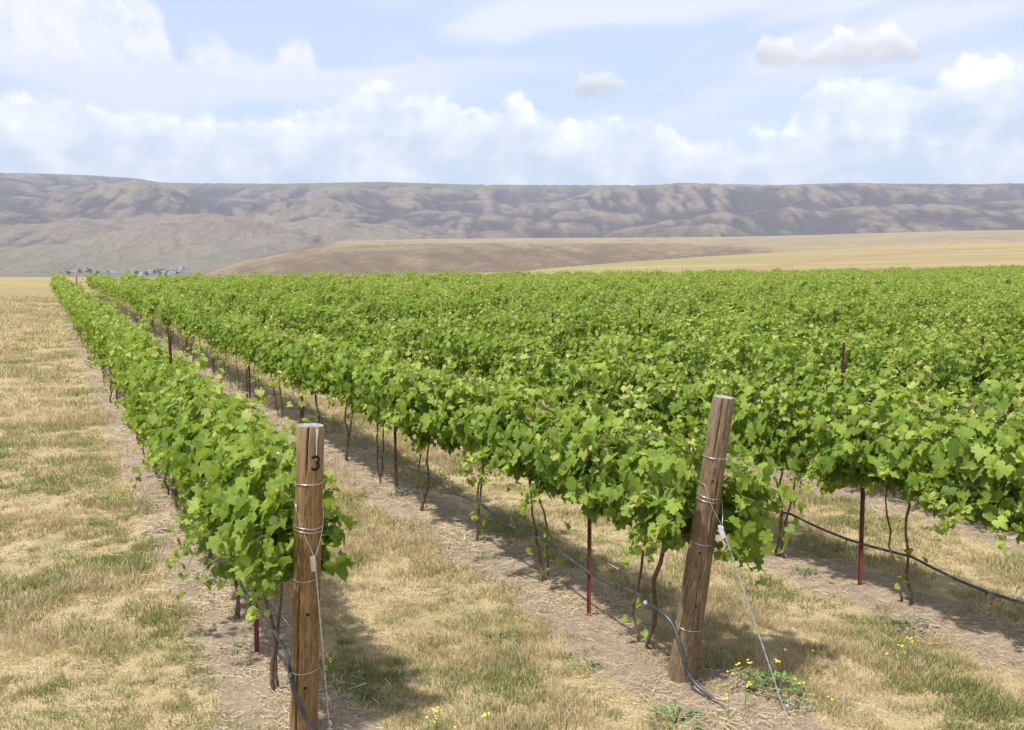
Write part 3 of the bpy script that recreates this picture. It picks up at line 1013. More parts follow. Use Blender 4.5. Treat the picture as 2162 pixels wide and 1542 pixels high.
def trunk_line(g, x0, lean, hgt=0.99):
    n = 9
    t = np.linspace(0, 1, n)
    wx = np.cumsum(g.normal(0, 0.022, n)); wy = np.cumsum(g.normal(0, 0.017, n))
    return np.c_[x0 + lean * t + wx, wy, t * (hgt + 0.06) - 0.06]


def trunk_mesh(g, x0, lean, r0):
    ln = trunk_line(g, x0, lean)
    rad = r0 * (1.25 - 0.45 * np.linspace(0, 1, len(ln))) * (1 + g.normal(0, 0.10, len(ln)))
    return MB().tube(ln, rad, 7).mesh('trunk', [M['bark']])


def cordon_mesh(g):
    n = 12
    x = np.linspace(-0.72, 0.72, n)
    return MB().tube(np.c_[x, g.normal(0, 0.012, n), 0.985 + g.normal(0, 0.012, n)], 0.016 * (1 - 0.35 * np.abs(x)), 6).mesh('cordon', [M['bark']])


ORD = 'first second third fourth fifth sixth seventh eighth ninth tenth eleventh twelfth thirteenth fourteenth fifteenth sixteenth seventeenth eighteenth nineteenth twentieth'.split()


def ordinal(n):
    if n < 20:
        return ORD[n]
    tens = {2: 'twenty', 3: 'thirty', 4: 'forty', 5: 'fifty'}[(n + 1) // 10]
    u = (n + 1) % 10
    return {2: 'twentieth', 3: 'thirtieth', 4: 'fortieth', 5: 'fiftieth'}[(n + 1) // 10] if u == 0 else tens + '-' + ORD[u - 1]


ROWNAME = {0: 'leftmost row', 1: 'row behind the leaning post', 2: 'third row'}
FIRST = {0: 6.15, 1: 5.72, 2: 4.00}
STEP = 1.45
RZ = math.pi / 2 + TH
places = []          # (row, index in row, along)
for k in range(NROWS):
    c = ROW0 + ROWS * k
    a0 = FIRST.get(k)
    if a0 is None:
        a0 = 0.70 * c - 3.0 + (k * 0.37) % STEP
        a0 = max(a0, 3.2)
    i = 0
    a = a0
    while a < ROW_END:
        places.append((k, i, a))
        i += 1
        a += STEP
dist = [np.hypot(*(rowpt(k, a)[:2])) for k, i, a in places]
in_frame = []
for (k, i, a) in places:
    p = rowpt(k, a, 1.0)
    q = proj(p)
    in_frame.append(-250 < q[0] < 2162 + 250 and q[1] < 1800)
order = sorted([j for j in range(len(places)) if in_frame[j]], key=lambda j: dist[j])
SINGLE = set(order[:300])
CLOSE = [j for j in order[:60] if (places[j][0], places[j][1]) in {(0, n) for n in range(6)} | {(1, n) for n in range(7)} | {(2, n) for n in range(5)} | {(3, n) for n in range(2)}]

POST_AX = {0: ((np.array([*G(640, 1552)[:2], 0.0]), np.array([*G(656, 898, 1.93)[:2], 1.93])), 0.08), 1: ((np.array([*G(1438, 1434)[:2], 0.0]), np.array([*G(1528, 838, 2.0)[:2], 2.0])), 0.09)}
gv = np.random.default_rng(11)
VAR_MID = []
for i in range(9):
    P, fr, SZ, TT, ln = vine_leaves(gv, 1.0, gv.uniform(0, 0.35), width=0.92)
    VAR_MID.append(leaf_mass(P, fr, SZ, LEAF_MID, TT, gv, ln))
VAR_TRUNK = [trunk_mesh(gv, gv.uniform(-0.10, 0.10), gv.normal(0, 0.10), gv.uniform(0.008, 0.012)) for i in range(9)]
VAR_CORDON = [cordon_mesh(gv) for i in range(3)]

for j in order[:300]:
    k, i, a = places[j]
    p = rowpt(k, a, 0.0, gv.normal(0, 0.03))
    p[2] = gz(p[0], p[1])
    o = empty('grapevine', p, RZ)
    if k in ROWNAME:
        tag(o, f'leafy green grapevine, {ordinal(i)} from the near end of the {ROWNAME[k]}', 'grapevine', 'grapevines trained along the trellis rows')
    else:
        tag(o, f'leafy green grapevine in the {ordinal(k)} trellis row from the left', 'grapevine', 'grapevines in the ' + ordinal(k) + ' row')
    if j in CLOSE:
        gl = np.random.default_rng(500 + j)
        low = {0: 0.6, 1: 0.22}.get(k, 0.12) if i else 0.25
        P, fr, SZ, TT, ln = vine_leaves(gl, 1.08, low, half_len=0.80, big=1.08, ext=0.15 if (k, i) == (1, 0) else 0.0)
        if k == 0 and 0 < i < 4:          # leaves hanging low and suckers at the foot of the first vines
            m = 26
            pos = np.c_[gl.normal(0.0, 0.22, m), gl.normal(0.05, 0.12, m), gl.uniform(0.30, 0.80, m)]
            P = np.concatenate([P, pos]); SZ = np.concatenate([SZ, gl.uniform(0.08, 0.15, m)]); TT = np.concatenate([TT, gl.uniform(0.15, 0.5, m)])
            fr = np.concatenate([fr, fr[gl.integers(0, len(fr), m)]])
        if (gl.random() < 0.6 or (k, i) == (1, 1)) and (k, i) != (0, 0):
            m = int(gl.integers(5, 15))
            pos = np.c_[gl.normal(0, 0.07, m), gl.normal(0, 0.07, m), gl.uniform(0.06, 0.5, m)]
            P = np.concatenate([P, pos]); SZ = np.concatenate([SZ, gl.uniform(0.05, 0.10, m)]); TT = np.concatenate([TT, gl.uniform(0.5, 0.8, m)])
            fr = np.concatenate([fr, fr[gl.integers(0, len(fr), m)]])
        if (k, i) in ((0, 0), (1, 0)):          # the canopy passes behind its end post
            if k == 1:                          # a full clump of shoots spilling out past the post
                m = 190
                pos = np.c_[gl.normal(-0.66, 0.15, m), gl.normal(-0.38, 0.15, m), gl.normal(1.20, 0.15, m)]
                outw = nrm(pos - np.array([-0.60, -0.2, 1.1]))
                n_ = nrm(outw * 0.7 + np.array([0, 0.25, 0.5]) + gl.normal(0, 0.35, (m, 3)))
                t_ = outw * 0.5 + np.array([0, 0, -0.8]) + gl.normal(0, 0.35, (m, 3))
                t_ = nrm(t_ - n_ * np.sum(t_ * n_, 1, keepdims=True))
                P = np.concatenate([P, pos]); SZ = np.concatenate([SZ, gl.uniform(0.07, 0.15, m)]); TT = np.concatenate([TT, np.clip(gl.normal(0.42, 0.13, m), 0.05, 0.9)])
                fr = np.concatenate([fr, np.stack([np.cross(t_, n_), t_, n_], -1)])
            ax0, ax1 = POST_AX[k][0]

            def clear_of_post(q):
                pw = q @ np.array(Matrix.Rotation(RZ, 3, 'Z')).T + p
                tz = np.clip((pw[:, 2] - ax0[2]) / (ax1[2] - ax0[2]), 0, 1)
                cpt = ax0 + (ax1 - ax0) * tz[:, None]
                rel = pw[:, :2] - cpt[:, :2]
                vd = nrm(np.array([0, 0, H])[:2] - cpt[:, :2])
                fwd = np.sum(rel * vd, 1)
                lat = np.abs(rel[:, 0] * vd[:, 1] - rel[:, 1] * vd[:, 0])
                return ~((lat < 0.16) & (fwd > -0.10))
            ok = clear_of_post(P)
            if k == 0:
                ok &= (P[:, 1] > -0.30) & (P[:, 2] > 0.42)
                ln = [q for q in ln if q[:, 1].min() > -0.28]
            ln = [q for q in ln if clear_of_post(q).all()]
            P, fr, SZ, TT = P[ok], fr[ok], SZ[ok], TT[ok]
        # leaves on the side towards the open aisle stand singly; those inside stay one mass
        Rz = np.array(Matrix.Rotation(-RZ, 3, 'Z'))
        cl = Rz @ (np.array([0, 0, H]) - p)
        ctr = np.array([0, 0, 1.25])
        to = nrm(cl - ctr)
        score = (P - ctr) @ to + 0.05 * gl.normal(size=len(P)) + SZ
        nsing = 230 if k < 2 else 160
        top_i = np.argsort(-score)[:nsing]
        rest = np.setdiff1d(np.arange(len(P)), top_i)
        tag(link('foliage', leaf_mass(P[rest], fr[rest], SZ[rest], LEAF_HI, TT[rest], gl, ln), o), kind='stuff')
        for q in top_i:
            lf = bpy.data.objects.new('leaf', LEAF_MESH[int(gl.integers(0, 8))])
            mat = Matrix(fr[q].tolist()).to_4x4()
            mat.translation = P[q]
            lf.matrix_basis = mat @ Matrix.Scale(float(SZ[q]), 4)
            lf.color = (float(TT[q]), 0, 0, 1)
            lf.parent = o
            COL.objects.link(lf)
        x0 = gl.normal(0, 0.05)
        ln_ = -0.32 if (k, i) == (1, 0) else gl.normal(0, 0.08)
        link('trunk', trunk_mesh(gl, x0, ln_, 0.017 if (k, i) == (1, 0) else 0.0125), o)
        link('trunk', trunk_mesh(gl, x0 + gl.uniform(0.04, 0.12), gl.normal(-0.05, 0.10), 0.0095), o)
        link('cordon', cordon_mesh(gl), o)
    else:
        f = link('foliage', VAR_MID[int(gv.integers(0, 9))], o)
        tag(f, kind='stuff')
        s = gv.uniform(0.87, 1.12)
        f.scale = (1.0 if gv.random() < 0.5 else -1.0, gv.choice([-1, 1]) * gv.uniform(0.9, 1.1), s)
        for w in range(2 if k < 4 else 1):
            t_ = link('trunk', VAR_TRUNK[int(gv.integers(0, 9))], o)
            t_.rotation_euler = (0, 0, gv.uniform(0, 6.28))
            t_.location = (gv.uniform(-0.08, 0.08), 0, 0)


# ---- the rest of the vineyard, past what can be told apart
def scatter(name, pts, rot, scl, tint, meshes, mats=None):
    """one object whose points carry copies of the given meshes"""
    coll = bpy.data.collections.new(name + '_sources')
    for i, me in enumerate(meshes):
        coll.objects.link(bpy.data.objects.new('%s_source_%02d' % (name, i), me))
    me = bpy.data.meshes.new(name)
    me.vertices.add(len(pts))
    me.vertices.foreach_set('co', np.asarray(pts, np.float32).ravel())
    at = me.attributes.new('rot', 'FLOAT_VECTOR', 'POINT'); at.data.foreach_set('vector', np.asarray(rot, np.float32).ravel())
    at = me.attributes.new('scl', 'FLOAT_VECTOR', 'POINT'); at.data.foreach_set('vector', np.asarray(scl, np.float32).ravel())
    at = me.attributes.new('itint', 'FLOAT', 'POINT'); at.data.foreach_set('value', np.asarray(tint, np.float32).ravel())
    at = me.attributes.new('pick', 'INT', 'POINT'); at.data.foreach_set('value', np.random.default_rng(len(pts)).integers(0, len(meshes), len(pts)).astype(np.int32))
    o = link(name, me)
    ng = bpy.data.node_groups.new(name, 'GeometryNodeTree')
    ng.interface.new_socket('Geometry', in_out='INPUT', socket_type='NodeSocketGeometry')
    ng.interface.new_socket('Geometry', in_out='OUTPUT', socket_type='NodeSocketGeometry')
    n, l = ng.nodes, ng.links
    gi, go = n.new('NodeGroupInput'), n.new('NodeGroupOutput')
    ci = n.new('GeometryNodeCollectionInfo')
    ci.inputs['Collection'].default_value = coll
    ci.inputs['Separate Children'].default_value = True
    ci.inputs['Reset Children'].default_value = True
    ip = n.new('GeometryNodeInstanceOnPoints')
    ip.inputs['Pick Instance'].default_value = True

    def named(nm, typ):
        a = n.new('GeometryNodeInputNamedAttribute')
        a.data_type = typ
        a.inputs['Name'].default_value = nm
        return a.outputs['Attribute']
    l.new(gi.outputs[0], ip.inputs['Points'])
    l.new(ci.outputs[0], ip.inputs['Instance'])
    l.new(named('pick', 'INT'), ip.inputs['Instance Index'])
    l.new(named('rot', 'FLOAT_VECTOR'), ip.inputs['Rotation'])
    l.new(named('scl', 'FLOAT_VECTOR'), ip.inputs['Scale'])
    l.new(ip.outputs[0], go.inputs[0])
    md = o.modifiers.new('scatter', 'NODES')
    md.node_group = ng
    tag(o, kind='stuff')
    return o


far_vars = []
for i in range(7):
    P, fr, SZ, TT, ln = vine_leaves(gv, 0.86, gv.uniform(0, 0.35), width=0.92, big=1.15)
    mb = MB()
    tl = trunk_line(gv, gv.uniform(-0.1, 0.1), gv.normal(0, 0.1))
    far_vars.append(leaf_mass(P, fr, SZ, LEAF_FAR, np.clip(TT + 0.10, 0, 1), gv, [tl], line_r=0.012))
rest = [j for j in range(len(places)) if j not in SINGLE]
pts, rot, scl = [], [], []
for j in rest:
    k, i, a = places[j]
    p = rowpt(k, a, 0.0, gv.normal(0, 0.04))
    p[2] = gz(p[0], p[1])
    pts.append(p); rot.append((0, 0, RZ + (math.pi if gv.random() < 0.5 else 0)))
    s = gv.uniform(0.87, 1.12)
    scl.append((1, gv.uniform(0.9, 1.15), s))
o = scatter('distant_vines', pts, rot, scl, gv.uniform(0, 1, len(pts)), far_vars)
tag(o, 'solid mass of far green vine rows merging towards the field edge', 'grapevines')

# ------------------------------------------------------------------ end posts
def post_mesh(name, hgt, r0, r1, seed, cracks, mat, rough):
    """round post from below the ground to its sawn top, with drying checks cut into it"""
    ns, nr = 160, 72
    g = np.random.default_rng(seed)
    a = np.arange(ns) / ns * 2 * math.pi
    z = np.linspace(-0.25, hgt, nr)
    A, Z = np.meshgrid(a, z)
    rad = r0 + (r1 - r0) * np.clip(Z / hgt, 0, 1) ** 0.8
    rad = rad * (1 + 0.018 * fbm(np.cos(A) * 1.3 + seed, Z * 0.9 + np.sin(A), seed, 3)) + rough * fbm(np.cos(A) * 9 + np.sin(A) * 5, Z * 9, seed + 3, 3)
    for (ca, z0, z1, dep, wid) in cracks:
        cw = ca + 0.05 * vnoise(Z * 4, Z * 0 + seed, seed + 8)
        d = np.abs((A - cw + math.pi) % (2 * math.pi) - math.pi)
        m = sstep(Z, z0, z0 + 0.10) * (1 - sstep(Z, z1 - 0.02, z1 + 0.001)) if z1 < hgt else sstep(Z, z0, z0 + 0.15)
        rad = rad - dep * m * np.exp(-(d / wid) ** 2)
    # chamfered, worn top edge
    rad = rad * (1 - 0.06 * sstep(Z, hgt - 0.025, hgt))
    v = np.stack([rad * np.cos(A), rad * np.sin(A), Z], -1).reshape(-1, 3)
    i = np.arange((nr - 1) * ns).reshape(nr - 1, ns)
    j = np.roll(np.arange(ns), -1)
    base = (np.arange(nr - 1) * ns)[:, None]
    f = np.stack([i, base + j[None], base + ns + j[None], i + ns], -1).reshape(-1, 4)
    me = mesh_np(name, v, f, [mat])
    top_v = v[-ns:]
    tv, tf = [top_v], []
    prev = 0
    for q, s in enumerate((0.75, 0.45, 0.18)):
        ring = top_v * [s, s, 1] + np.c_[np.zeros((ns, 2)), 0.006 * fbm(np.cos(a) * 2 * s + 3, np.sin(a) * 2 * s, seed + q, 2)]
        tv.append(ring)
        o_ = (q + 1) * ns
        tf += [(prev + t, prev + (t + 1) % ns, o_ + (t + 1) % ns, o_ + t) for t in range(ns)]
        prev = o_
    mb = MB().add(np.concatenate(tv), tf + [tuple(prev + t for t in range(ns))])
    return me, mb.mesh('end_grain', [M['endgrain']]), lambda zz: r0 + (r1 - r0) * (max(0, zz) / hgt) ** 0.8


def wire_loop(r, z, tilt, ta, seed, rw=0.0024):
    a = np.linspace(0, 2 * math.pi, 49)
    g = np.random.default_rng(seed)
    pts = np.c_[(r + 0.004) * np.cos(a), (r + 0.004) * np.sin(a), z + tilt * np.cos(a - ta) + 0.002 * np.sin(3 * a + seed)]
    return MB().tube(pts, rw, 5, caps=False).mesh('wire_loop', [M['wire']])


def lean_basis(base, top):
    zax = Vector(top - base).normalized()
    xax = Vector((0, 1, 0)).cross(zax).normalized()
    yax = zax.cross(xax)
    m = Matrix((xax, yax, zax)).transposed().to_4x4()
    m.translation = Vector(base)
    return m


def height_on_post(Mx, py, hgt):
    """height along the post axis that shows at this photo line"""
    zs = np.linspace(0, hgt, 400)
    ys = [proj(np.array(Mx @ Vector((0, 0, z))))[1] for z in zs]
    return float(zs[int(np.argmin(np.abs(np.array(ys) - py)))])


# -- the post marked 3
pa_b = G(640, 1552); pa_b[2] = 0.0
pa_t = G(656, 898, 1.93)
pa_t = pa_b + np.array([0.075, 0.0, 1.93]) if abs(pa_t[1] - pa_b[1]) > 0.3 else pa_t
hA = float(np.linalg.norm(pa_t - pa_b))
MA = lean_basis(pa_b, pa_t)
post_a = empty('end_post', (0, 0, 0))
post_a.matrix_basis = MA
tag(post_a, 'tan round wooden end post marked 3 with wire bindings', 'post', 'wooden end posts')
front = -math.pi / 2                      # the side of a post that faces the viewer
ANG_A = math.atan2(-pa_b[1], -pa_b[0])
me, tp, rA = post_mesh('shaft', hA, 0.083, 0.080, 5, [(ANG_A - 0.22, 1.60, hA, 0.045, 0.055), (ANG_A + 0.42, 1.7, hA, 0.020, 0.05), (ANG_A - 0.62, -0.2, 0.98, 0.045, 0.055), (ANG_A - 0.95, 0.05, 1.5, 0.016, 0.05), (ANG_A + 0.9, 0.5, 1.4, 0.014, 0.05), (2.0, 0.8, hA, 0.03, 0.06)], M['post_a'], 0.0009)
shaft = link('shaft', me, post_a)
link('end_grain', tp, post_a)


def on_post(rf, ang, z, lift=0.002):
    return np.array([(rf(z) + lift) * math.cos(ang), (rf(z) + lift) * math.sin(ang), z])


def ribbon_on_post(name, rf, stroke, width, mat, lift=0.003, hgt=9):
    """a flat painted or smeared stroke that follows the round of the post: (angle offset in metres of arc, height) points"""
    st_ = np.array(stroke, float)
    w = np.full(len(st_), width) if np.isscalar(width) else np.array(width)
    t = np.gradient(st_, axis=0); t /= np.linalg.norm(t, axis=1, keepdims=True) + 1e-9
    nn = np.c_[-t[:, 1], t[:, 0]]
    v = []
    for i in range(len(st_)):
        for s in (-1, -0.4, 0.4, 1):
            q = st_[i] + nn[i] * s * w[i] / 2
            z = min(q[1], hgt - 0.004)
            v.append(on_post(rf, ANG_CUR + q[0] / rf(z), z, lift))
    f = []
    for i in range(len(st_) - 1):
        for s in range(3):
            f.append((i * 4 + s, i * 4 + s + 1, (i + 1) * 4 + s + 1, (i + 1) * 4 + s))
    return MB().add(v, f).mesh(name, [mat])


ANG_CUR = ANG_A
z3 = height_on_post(MA, 972, hA)
ang = np.linspace(math.radians(150), math.radians(-70), 14)
rr_, hh_ = 0.0225, 0.0195
upper = [(0.030 + rr_ * math.cos(q), z3 + hh_ + hh_ * math.sin(q)) for q in ang]
ang2 = np.linspace(math.radians(75), math.radians(-155), 14)
lower = [(0.030 + rr_ * math.cos(q), z3 - hh_ + 0.003 + (hh_ + 0.003) * math.sin(q)) for q in ang2]
num = ribbon_on_post('number_3', rA, upper + lower, 0.016, M['char'], 0.0035)
link('number_3', num, post_a)
drop = ribbon_on_post('bird_dropping', rA, [(0.034, hA - 0.002), (0.036, hA - 0.04), (0.033, hA - 0.09), (0.035, hA - 0.14), (0.033, hA - 0.20)], [0.020, 0.016, 0.009, 0.008, 0.003], M['dropping'], 0.003, hA)
link('bird_dropping', drop, post_a)
for q, (py, tl, ta) in enumerate(((1017, 0.006, 1.0), (1108, 0.004, 2.0), (1119, 0.006, 4.0), (1217, 0.010, 0.6), (1411, 0.008, 0.4))):
    z = height_on_post(MA, py, hA)
    link('wire_loop', wire_loop(rA(z), z, tl, ta, q), post_a)


def knot(rf, ang, z, s=0.010):
    p = on_post(rf, ang, z, 0.0005)
    nrm_ = np.array([math.cos(ang), math.sin(ang), 0]); tan_ = np.array([-math.sin(ang), math.cos(ang), 0])
    v = [p + nrm_ * 0.003]
    for i in range(10):
        a = i / 10 * 2 * math.pi
        v.append(p + tan_ * s * math.cos(a) + np.array([0, 0, s * 1.2 * math.sin(a)]) + nrm_ * 0.0012)
    return MB().add(v, [(0, 1 + i, 1 + (i + 1) % 10) for i in range(10)]).mesh('knot', [M['char']])


for py, da in ((1288, 0.10), (1441, 0.05)):
    link('knot', knot(rA, ANG_A + da, height_on_post(MA, py, hA)), post_a)

# -- the leaning post
pb_b = G(1438, 1434); pb_b[2] = 0.0
pb_t = G(1528, 838, 2.0)
hB = float(np.linalg.norm(pb_t - pb_b))
MBx = lean_basis(pb_b, pb_t)
post_b = empty('end_post', (0, 0, 0))
post_b.matrix_basis = MBx
tag(post_b, 'rough brown wooden end post leaning to the right', 'post', 'wooden end posts')
ANG_B = math.atan2(-pb_b[1], -pb_b[0])
me, tp, rB = post_mesh('shaft', hB, 0.096, 0.072, 9, [(ANG_B - 0.1, 1.55, hB, 0.022, 0.055), (ANG_B + 0.6, 0.9, 1.5, 0.016, 0.055), (ANG_B - 0.7, 0.2, 0.9, 0.016, 0.055), (ANG_B + 0.2, 0.3, 0.8, 0.012, 0.05), (1.8, 0.5, 1.6, 0.02, 0.06)], M['post_b'], 0.0036)
link('shaft', me, post_b)
link('end_grain', tp, post_b)
for q, (py, tl, ta) in enumerate(((962, 0.006, 0.5), (1045, 0.006, 2.0), (1056, 0.005, 4.5), (1142, 0.004, 3.0), (1320, 0.006, 2.5))):
    z = height_on_post(MBx, py, hB)
    link('wire_loop', wire_loop(rB(z), z, tl, ta, 20 + q), post_b)
for py, da in ((1010, 0.1), (1160, -0.05), (1270, 0.25)):
    link('knot', knot(rB, ANG_B + da, height_on_post(MBx, py, hB), 0.008), post_b)

# -- guy wires: a yoke round the post drawn down to an earth anchor, tensioner tag where the yoke closes
def guy(Mx, rf, zy, hgt, ground_px, t_join, angf, lift, label):
    z = height_on_post(Mx, zy, hgt)
    gp = G(*ground_px); gp[2] = gz(gp[0], gp[1]) - 0.02
    up = np.array(Mx @ Vector((0, 0, z)))
    fr_ = np.array(Mx @ Vector(tuple(on_post(rf, angf, z, 0.01))))
    zj = height_on_post(Mx, t_join, hgt)
    join = np.array(Mx @ Vector(tuple(on_post(rf, angf, zj, lift))))
    o = empty('guy_wire', gp)
    tag(o, label, 'wire', 'guy wires of the end posts')
    strand = MB()
    tt = np.linspace(0, 1, 9)[:, None]
    for s in (-1, 0):
        q = np.array([0.0025 * s, 0, 0])
    pts = join + (gp - join) * tt
    d = nrm(gp - join); sd = nrm(np.cross(d, [0, 0, 1.0]))
    for s in (-1, 1):
        w = np.linspace(0, 1, 60)[:, None]
        line = join + (gp - join) * w + 0.0028 * s * (sd * np.cos(w * 60) + np.cross(d, sd) * np.sin(w * 60))
        strand.tube(line - gp, 0.0030, 5)
    link('strand', strand.mesh('strand', [M['wire']]), o)
    for s in (-1, 1):
        th = np.linspace(0.0, 1.0, 14)
        arc = [np.array(Mx @ Vector(tuple(on_post(rf, angf + s * (math.pi - q * (math.pi * 0.52)), z + 0.05, 0.004)))) for q in th]
        for q in np.linspace(0.06, 1.0, 12):
            an_ = angf + s * math.pi * 0.48 * (1 - q)
            arc.append(np.array(Mx @ Vector(tuple(on_post(rf, an_, z + 0.05 + (zj - z - 0.05) * q, 0.005 + (lift - 0.005) * q ** 2)))))
        link('yoke', MB().tube(np.array(arc) - gp, 0.0026, 5).mesh('yoke', [M['wire']]), o)
    tagb = MB()
    e = nrm(np.cross(d, nrm(np.array([0, 0, H]) - join)))
    nn_ = np.cross(d, e)
    c = join + d * 0.038 + e * 0.014
    v = [c + d * a_ * 0.046 + e * b_ * 0.013 + nn_ * c_ * 0.005 for a_ in (-1, 1) for b_ in (-1, 1) for c_ in (-1, 1)]
    tagb.add(np.array(v) - gp, [(0, 1, 3, 2), (4, 6, 7, 5), (0, 4, 5, 1), (2, 3, 7, 6), (0, 2, 6, 4), (1, 5, 7, 3)])
    link('tensioner', tagb.mesh('tensioner', [M['alum']], False), o)
    an = MB().tube([(0, 0, -0.06), (0, 0, 0.05), (0.01, 0, 0.075), (0.0, 0, 0.095), (-0.01, 0, 0.075), (0, 0, 0.05)], 0.006, 6)
    link('anchor', an.mesh('anchor', [M['wire']]), o)
    return o


guy(MA, rA, 1080, hA, (697, 1556), 1168, ANG_A + 0.42, 0.016, 'steel guy wire in front of the post marked 3')
guy(MBx, rB, 1035, hB, (1662, 1522), 1098, ANG_B + 1.0, 0.05, 'steel guy wire slanting to the ground from the leaning post')

# ------------------------------------------------------------------ steel stakes in the rows
def stake_mesh(hgt):
    """T-section steel stake with studs"""
    mb = MB()
    w, t_ = 0.034, 0.004
    mb.box((0, 0, (hgt - 0.3) / 2), (w, t_, hgt + 0.3))
    mb.box((0, t_ / 2 + 0.015, (hgt - 0.3) / 2), (t_, 0.030, hgt + 0.3 - 0.006))
    return mb


def make_stake(hgt):
    mb = stake_mesh(hgt)
    me = mb.mesh('stake_bar', [M['rust']], False)
    st_ = MB()
    for q in range(int(hgt / 0.09)):
        st_.box((0, -0.0045, 0.06 + q * 0.09), (0.012, 0.006, 0.018))
    return me, st_.mesh('studs', [M['rust']], False)


SK = {h_: make_stake(h_) for h_ in (1.38, 1.86, 2.0)}
done = []


def stake(k, a, h_, label, detail=False):
    p = rowpt(k, a, 0, random.uniform(-0.02, 0.02)); p[2] = gz(p[0], p[1])
    o = empty('steel_stake', p, RZ + math.pi / 2 + random.uniform(-0.25, 0.25))
    o.rotation_euler[0] = random.uniform(-0.02, 0.02); o.rotation_euler[1] = random.uniform(-0.02, 0.02)
    link('bar', SK[h_][0], o)
    if detail:
        tag(link('studs', SK[h_][1], o), kind='stuff')
    tag(o, label, 'stake', 'red-brown steel stakes along the rows')
    done.append((k, a))


for k, a0, n in ((0, 6.86, 9), (1, 6.38, 9), (2, 5.95, 8)):
    for i in range(n):
        a = a0 + 4.6 * i
        h_ = 2.0 if (k, i) == (0, 1) else 1.86 if (k, i) in ((0, 1), (1, 4), (2, 2)) else 1.38
        stake(k, a, h_, f'red-brown steel stake, {ordinal(i)} from the near end of the {ROWNAME[k]}', i < 3)
for (px, py) in ((1141, 632), (1290, 655), (1052, 666), (806, 670), (2001, 716), (1640, 734), (975, 806)):
    q = G(px, py, 1.86)
    k = int(round((q[:2] @ N2 - ROW0) / ROWS))
    a = float(q[:2] @ D2)
    if k < 3 or a > ROW_END or any(kk == k and abs(aa - a) < 1.0 for kk, aa in done):
        continue
    stake(k, a, 1.86, f'rusty steel stake top poking out of the {ordinal(k)} vine row', False)

# ------------------------------------------------------------------ trellis wires and drip hoses
def row_wire(k, z, r, label):
    a = np.arange(FIRST[k] - 0.5, ROW_END, 2.3)
    pts = np.array([rowpt(k, q, z + (0.012 if i % 2 else 0)) for i, q in enumerate(a)])
    start = {0: pa_b, 1: pb_b}.get(k)
    if start is not None:
        Mx = MA if k == 0 else MBx
        pts = np.concatenate([[np.array(Mx @ Vector((0, 0.06, z)))], pts[1:]])
    o = link('trellis_wire', MB().tube(pts, r, 4).mesh('trellis_wire', [M['wire']]))
    tag(o, label, 'wire', 'trellis wires')


LEVEL = {0.52: 'lowest', 0.99: 'lower middle', 1.25: 'upper middle', 1.52: 'highest'}
for k in (0, 1, 2):
    for z, nm in LEVEL.items():
        row_wire(k, z, 0.0013, f'thin steel trellis wire, {nm} of the {ROWNAME[k]}')


def smooth_line(pts, n):
    pts = np.asarray(pts, float)
    s = np.concatenate([[0], np.cumsum(np.linalg.norm(np.diff(pts, axis=0), axis=1))])
    u = np.linspace(0, s[-1], n)
    out = np.stack([np.interp(u, s, pts[:, i]) for i in range(3)], 1)
    ker = np.array([1, 2, 3, 2, 1]) / 9
    for i in range(3):
        c = np.convolve(np.pad(out[:, i], 2, mode='edge'), ker, 'valid')
        c[0], c[-1] = out[0, i], out[-1, i]
        out[:, i] = c
    return out


def hose(k, head, label, a_start, a_end=50.0, seed=0):
    g = np.random.default_rng(seed)
    pts = list(head)
    a = a_start
    while a < a_end:
        f_ = ((a - a_start) % 1.45) / 1.45
        z = 0.46 - 0.055 * math.sin(math.pi * f_) + 0.03 * float(vnoise(a * 0.45, k * 3.0, 90))
        off = 0.03 * float(vnoise(a * 0.7, 5.0 + k, 91)) - 0.02
        pts.append(rowpt(k, a, z, off))
        a += 0.24
    pts = np.array(pts)
    nh = len(head)
    o = empty('drip_hose', pts[0])
    tag(o, label, 'hose', 'drip irrigation hoses')
    line = np.concatenate([smooth_line(pts[:nh + 3], 40)[:-1], pts[nh + 2:]]) if nh else pts
    link('tube', MB().tube(line - pts[0], 0.0125, 8).mesh('tube', [M['hose']]), o)
    for q in range(8):
        p = pts[min(nh + 3 + q * 6, len(pts) - 1)]
        e = MB().tube([p - pts[0] + [0, 0, -0.012], p - pts[0] + [0, 0, -0.035]], [0.009, 0.006], 7)
        link('dripper', e.mesh('dripper', [M['hose']]), o)
    return o


def at_depth(px, py, yv):
    d = ray(px, py)
    return np.array([0, 0, H]) + d * (yv / d[1])


yb = pb_b[1]
gB = G(1525, 1503); gB[2] = gz(gB[0], gB[1]) + 0.008
gB2 = G(1560, 1515); gB2[2] = gz(gB2[0], gB2[1]) - 0.03
gB1 = G(1480, 1478); gB1[2] = gz(gB1[0], gB1[1]) + 0.045
headB = [gB2, gB, gB1, at_depth(1456, 1435, yb - 0.25), at_depth(1440, 1385, yb - 0.20), at_depth(1432, 1345, yb - 0.13), at_depth(1424, 1320, yb - 0.06), at_depth(1404, 1298, yb - 0.02)]
hose(1, headB, 'black drip hose of the row behind the leaning post, curving into the ground', 5.62, 60, 1)
ya = pa_b[1]
headA = [at_depth(690, 1600, ya - 0.24), at_depth(660, 1548, ya - 0.21), at_depth(638, 1500, ya - 0.18), at_depth(618, 1455, ya - 0.14), at_depth(612, 1418, ya - 0.05), at_depth(604, 1372, ya + 0.15)]
hose(0, headA, 'black drip hose of the leftmost row, running down the post marked 3', 6.2, 50, 2)
hose(2, [rowpt(2, 2.2, 0.42)], 'black drip hose hanging under the third vine row', 2.5, 40, 3)


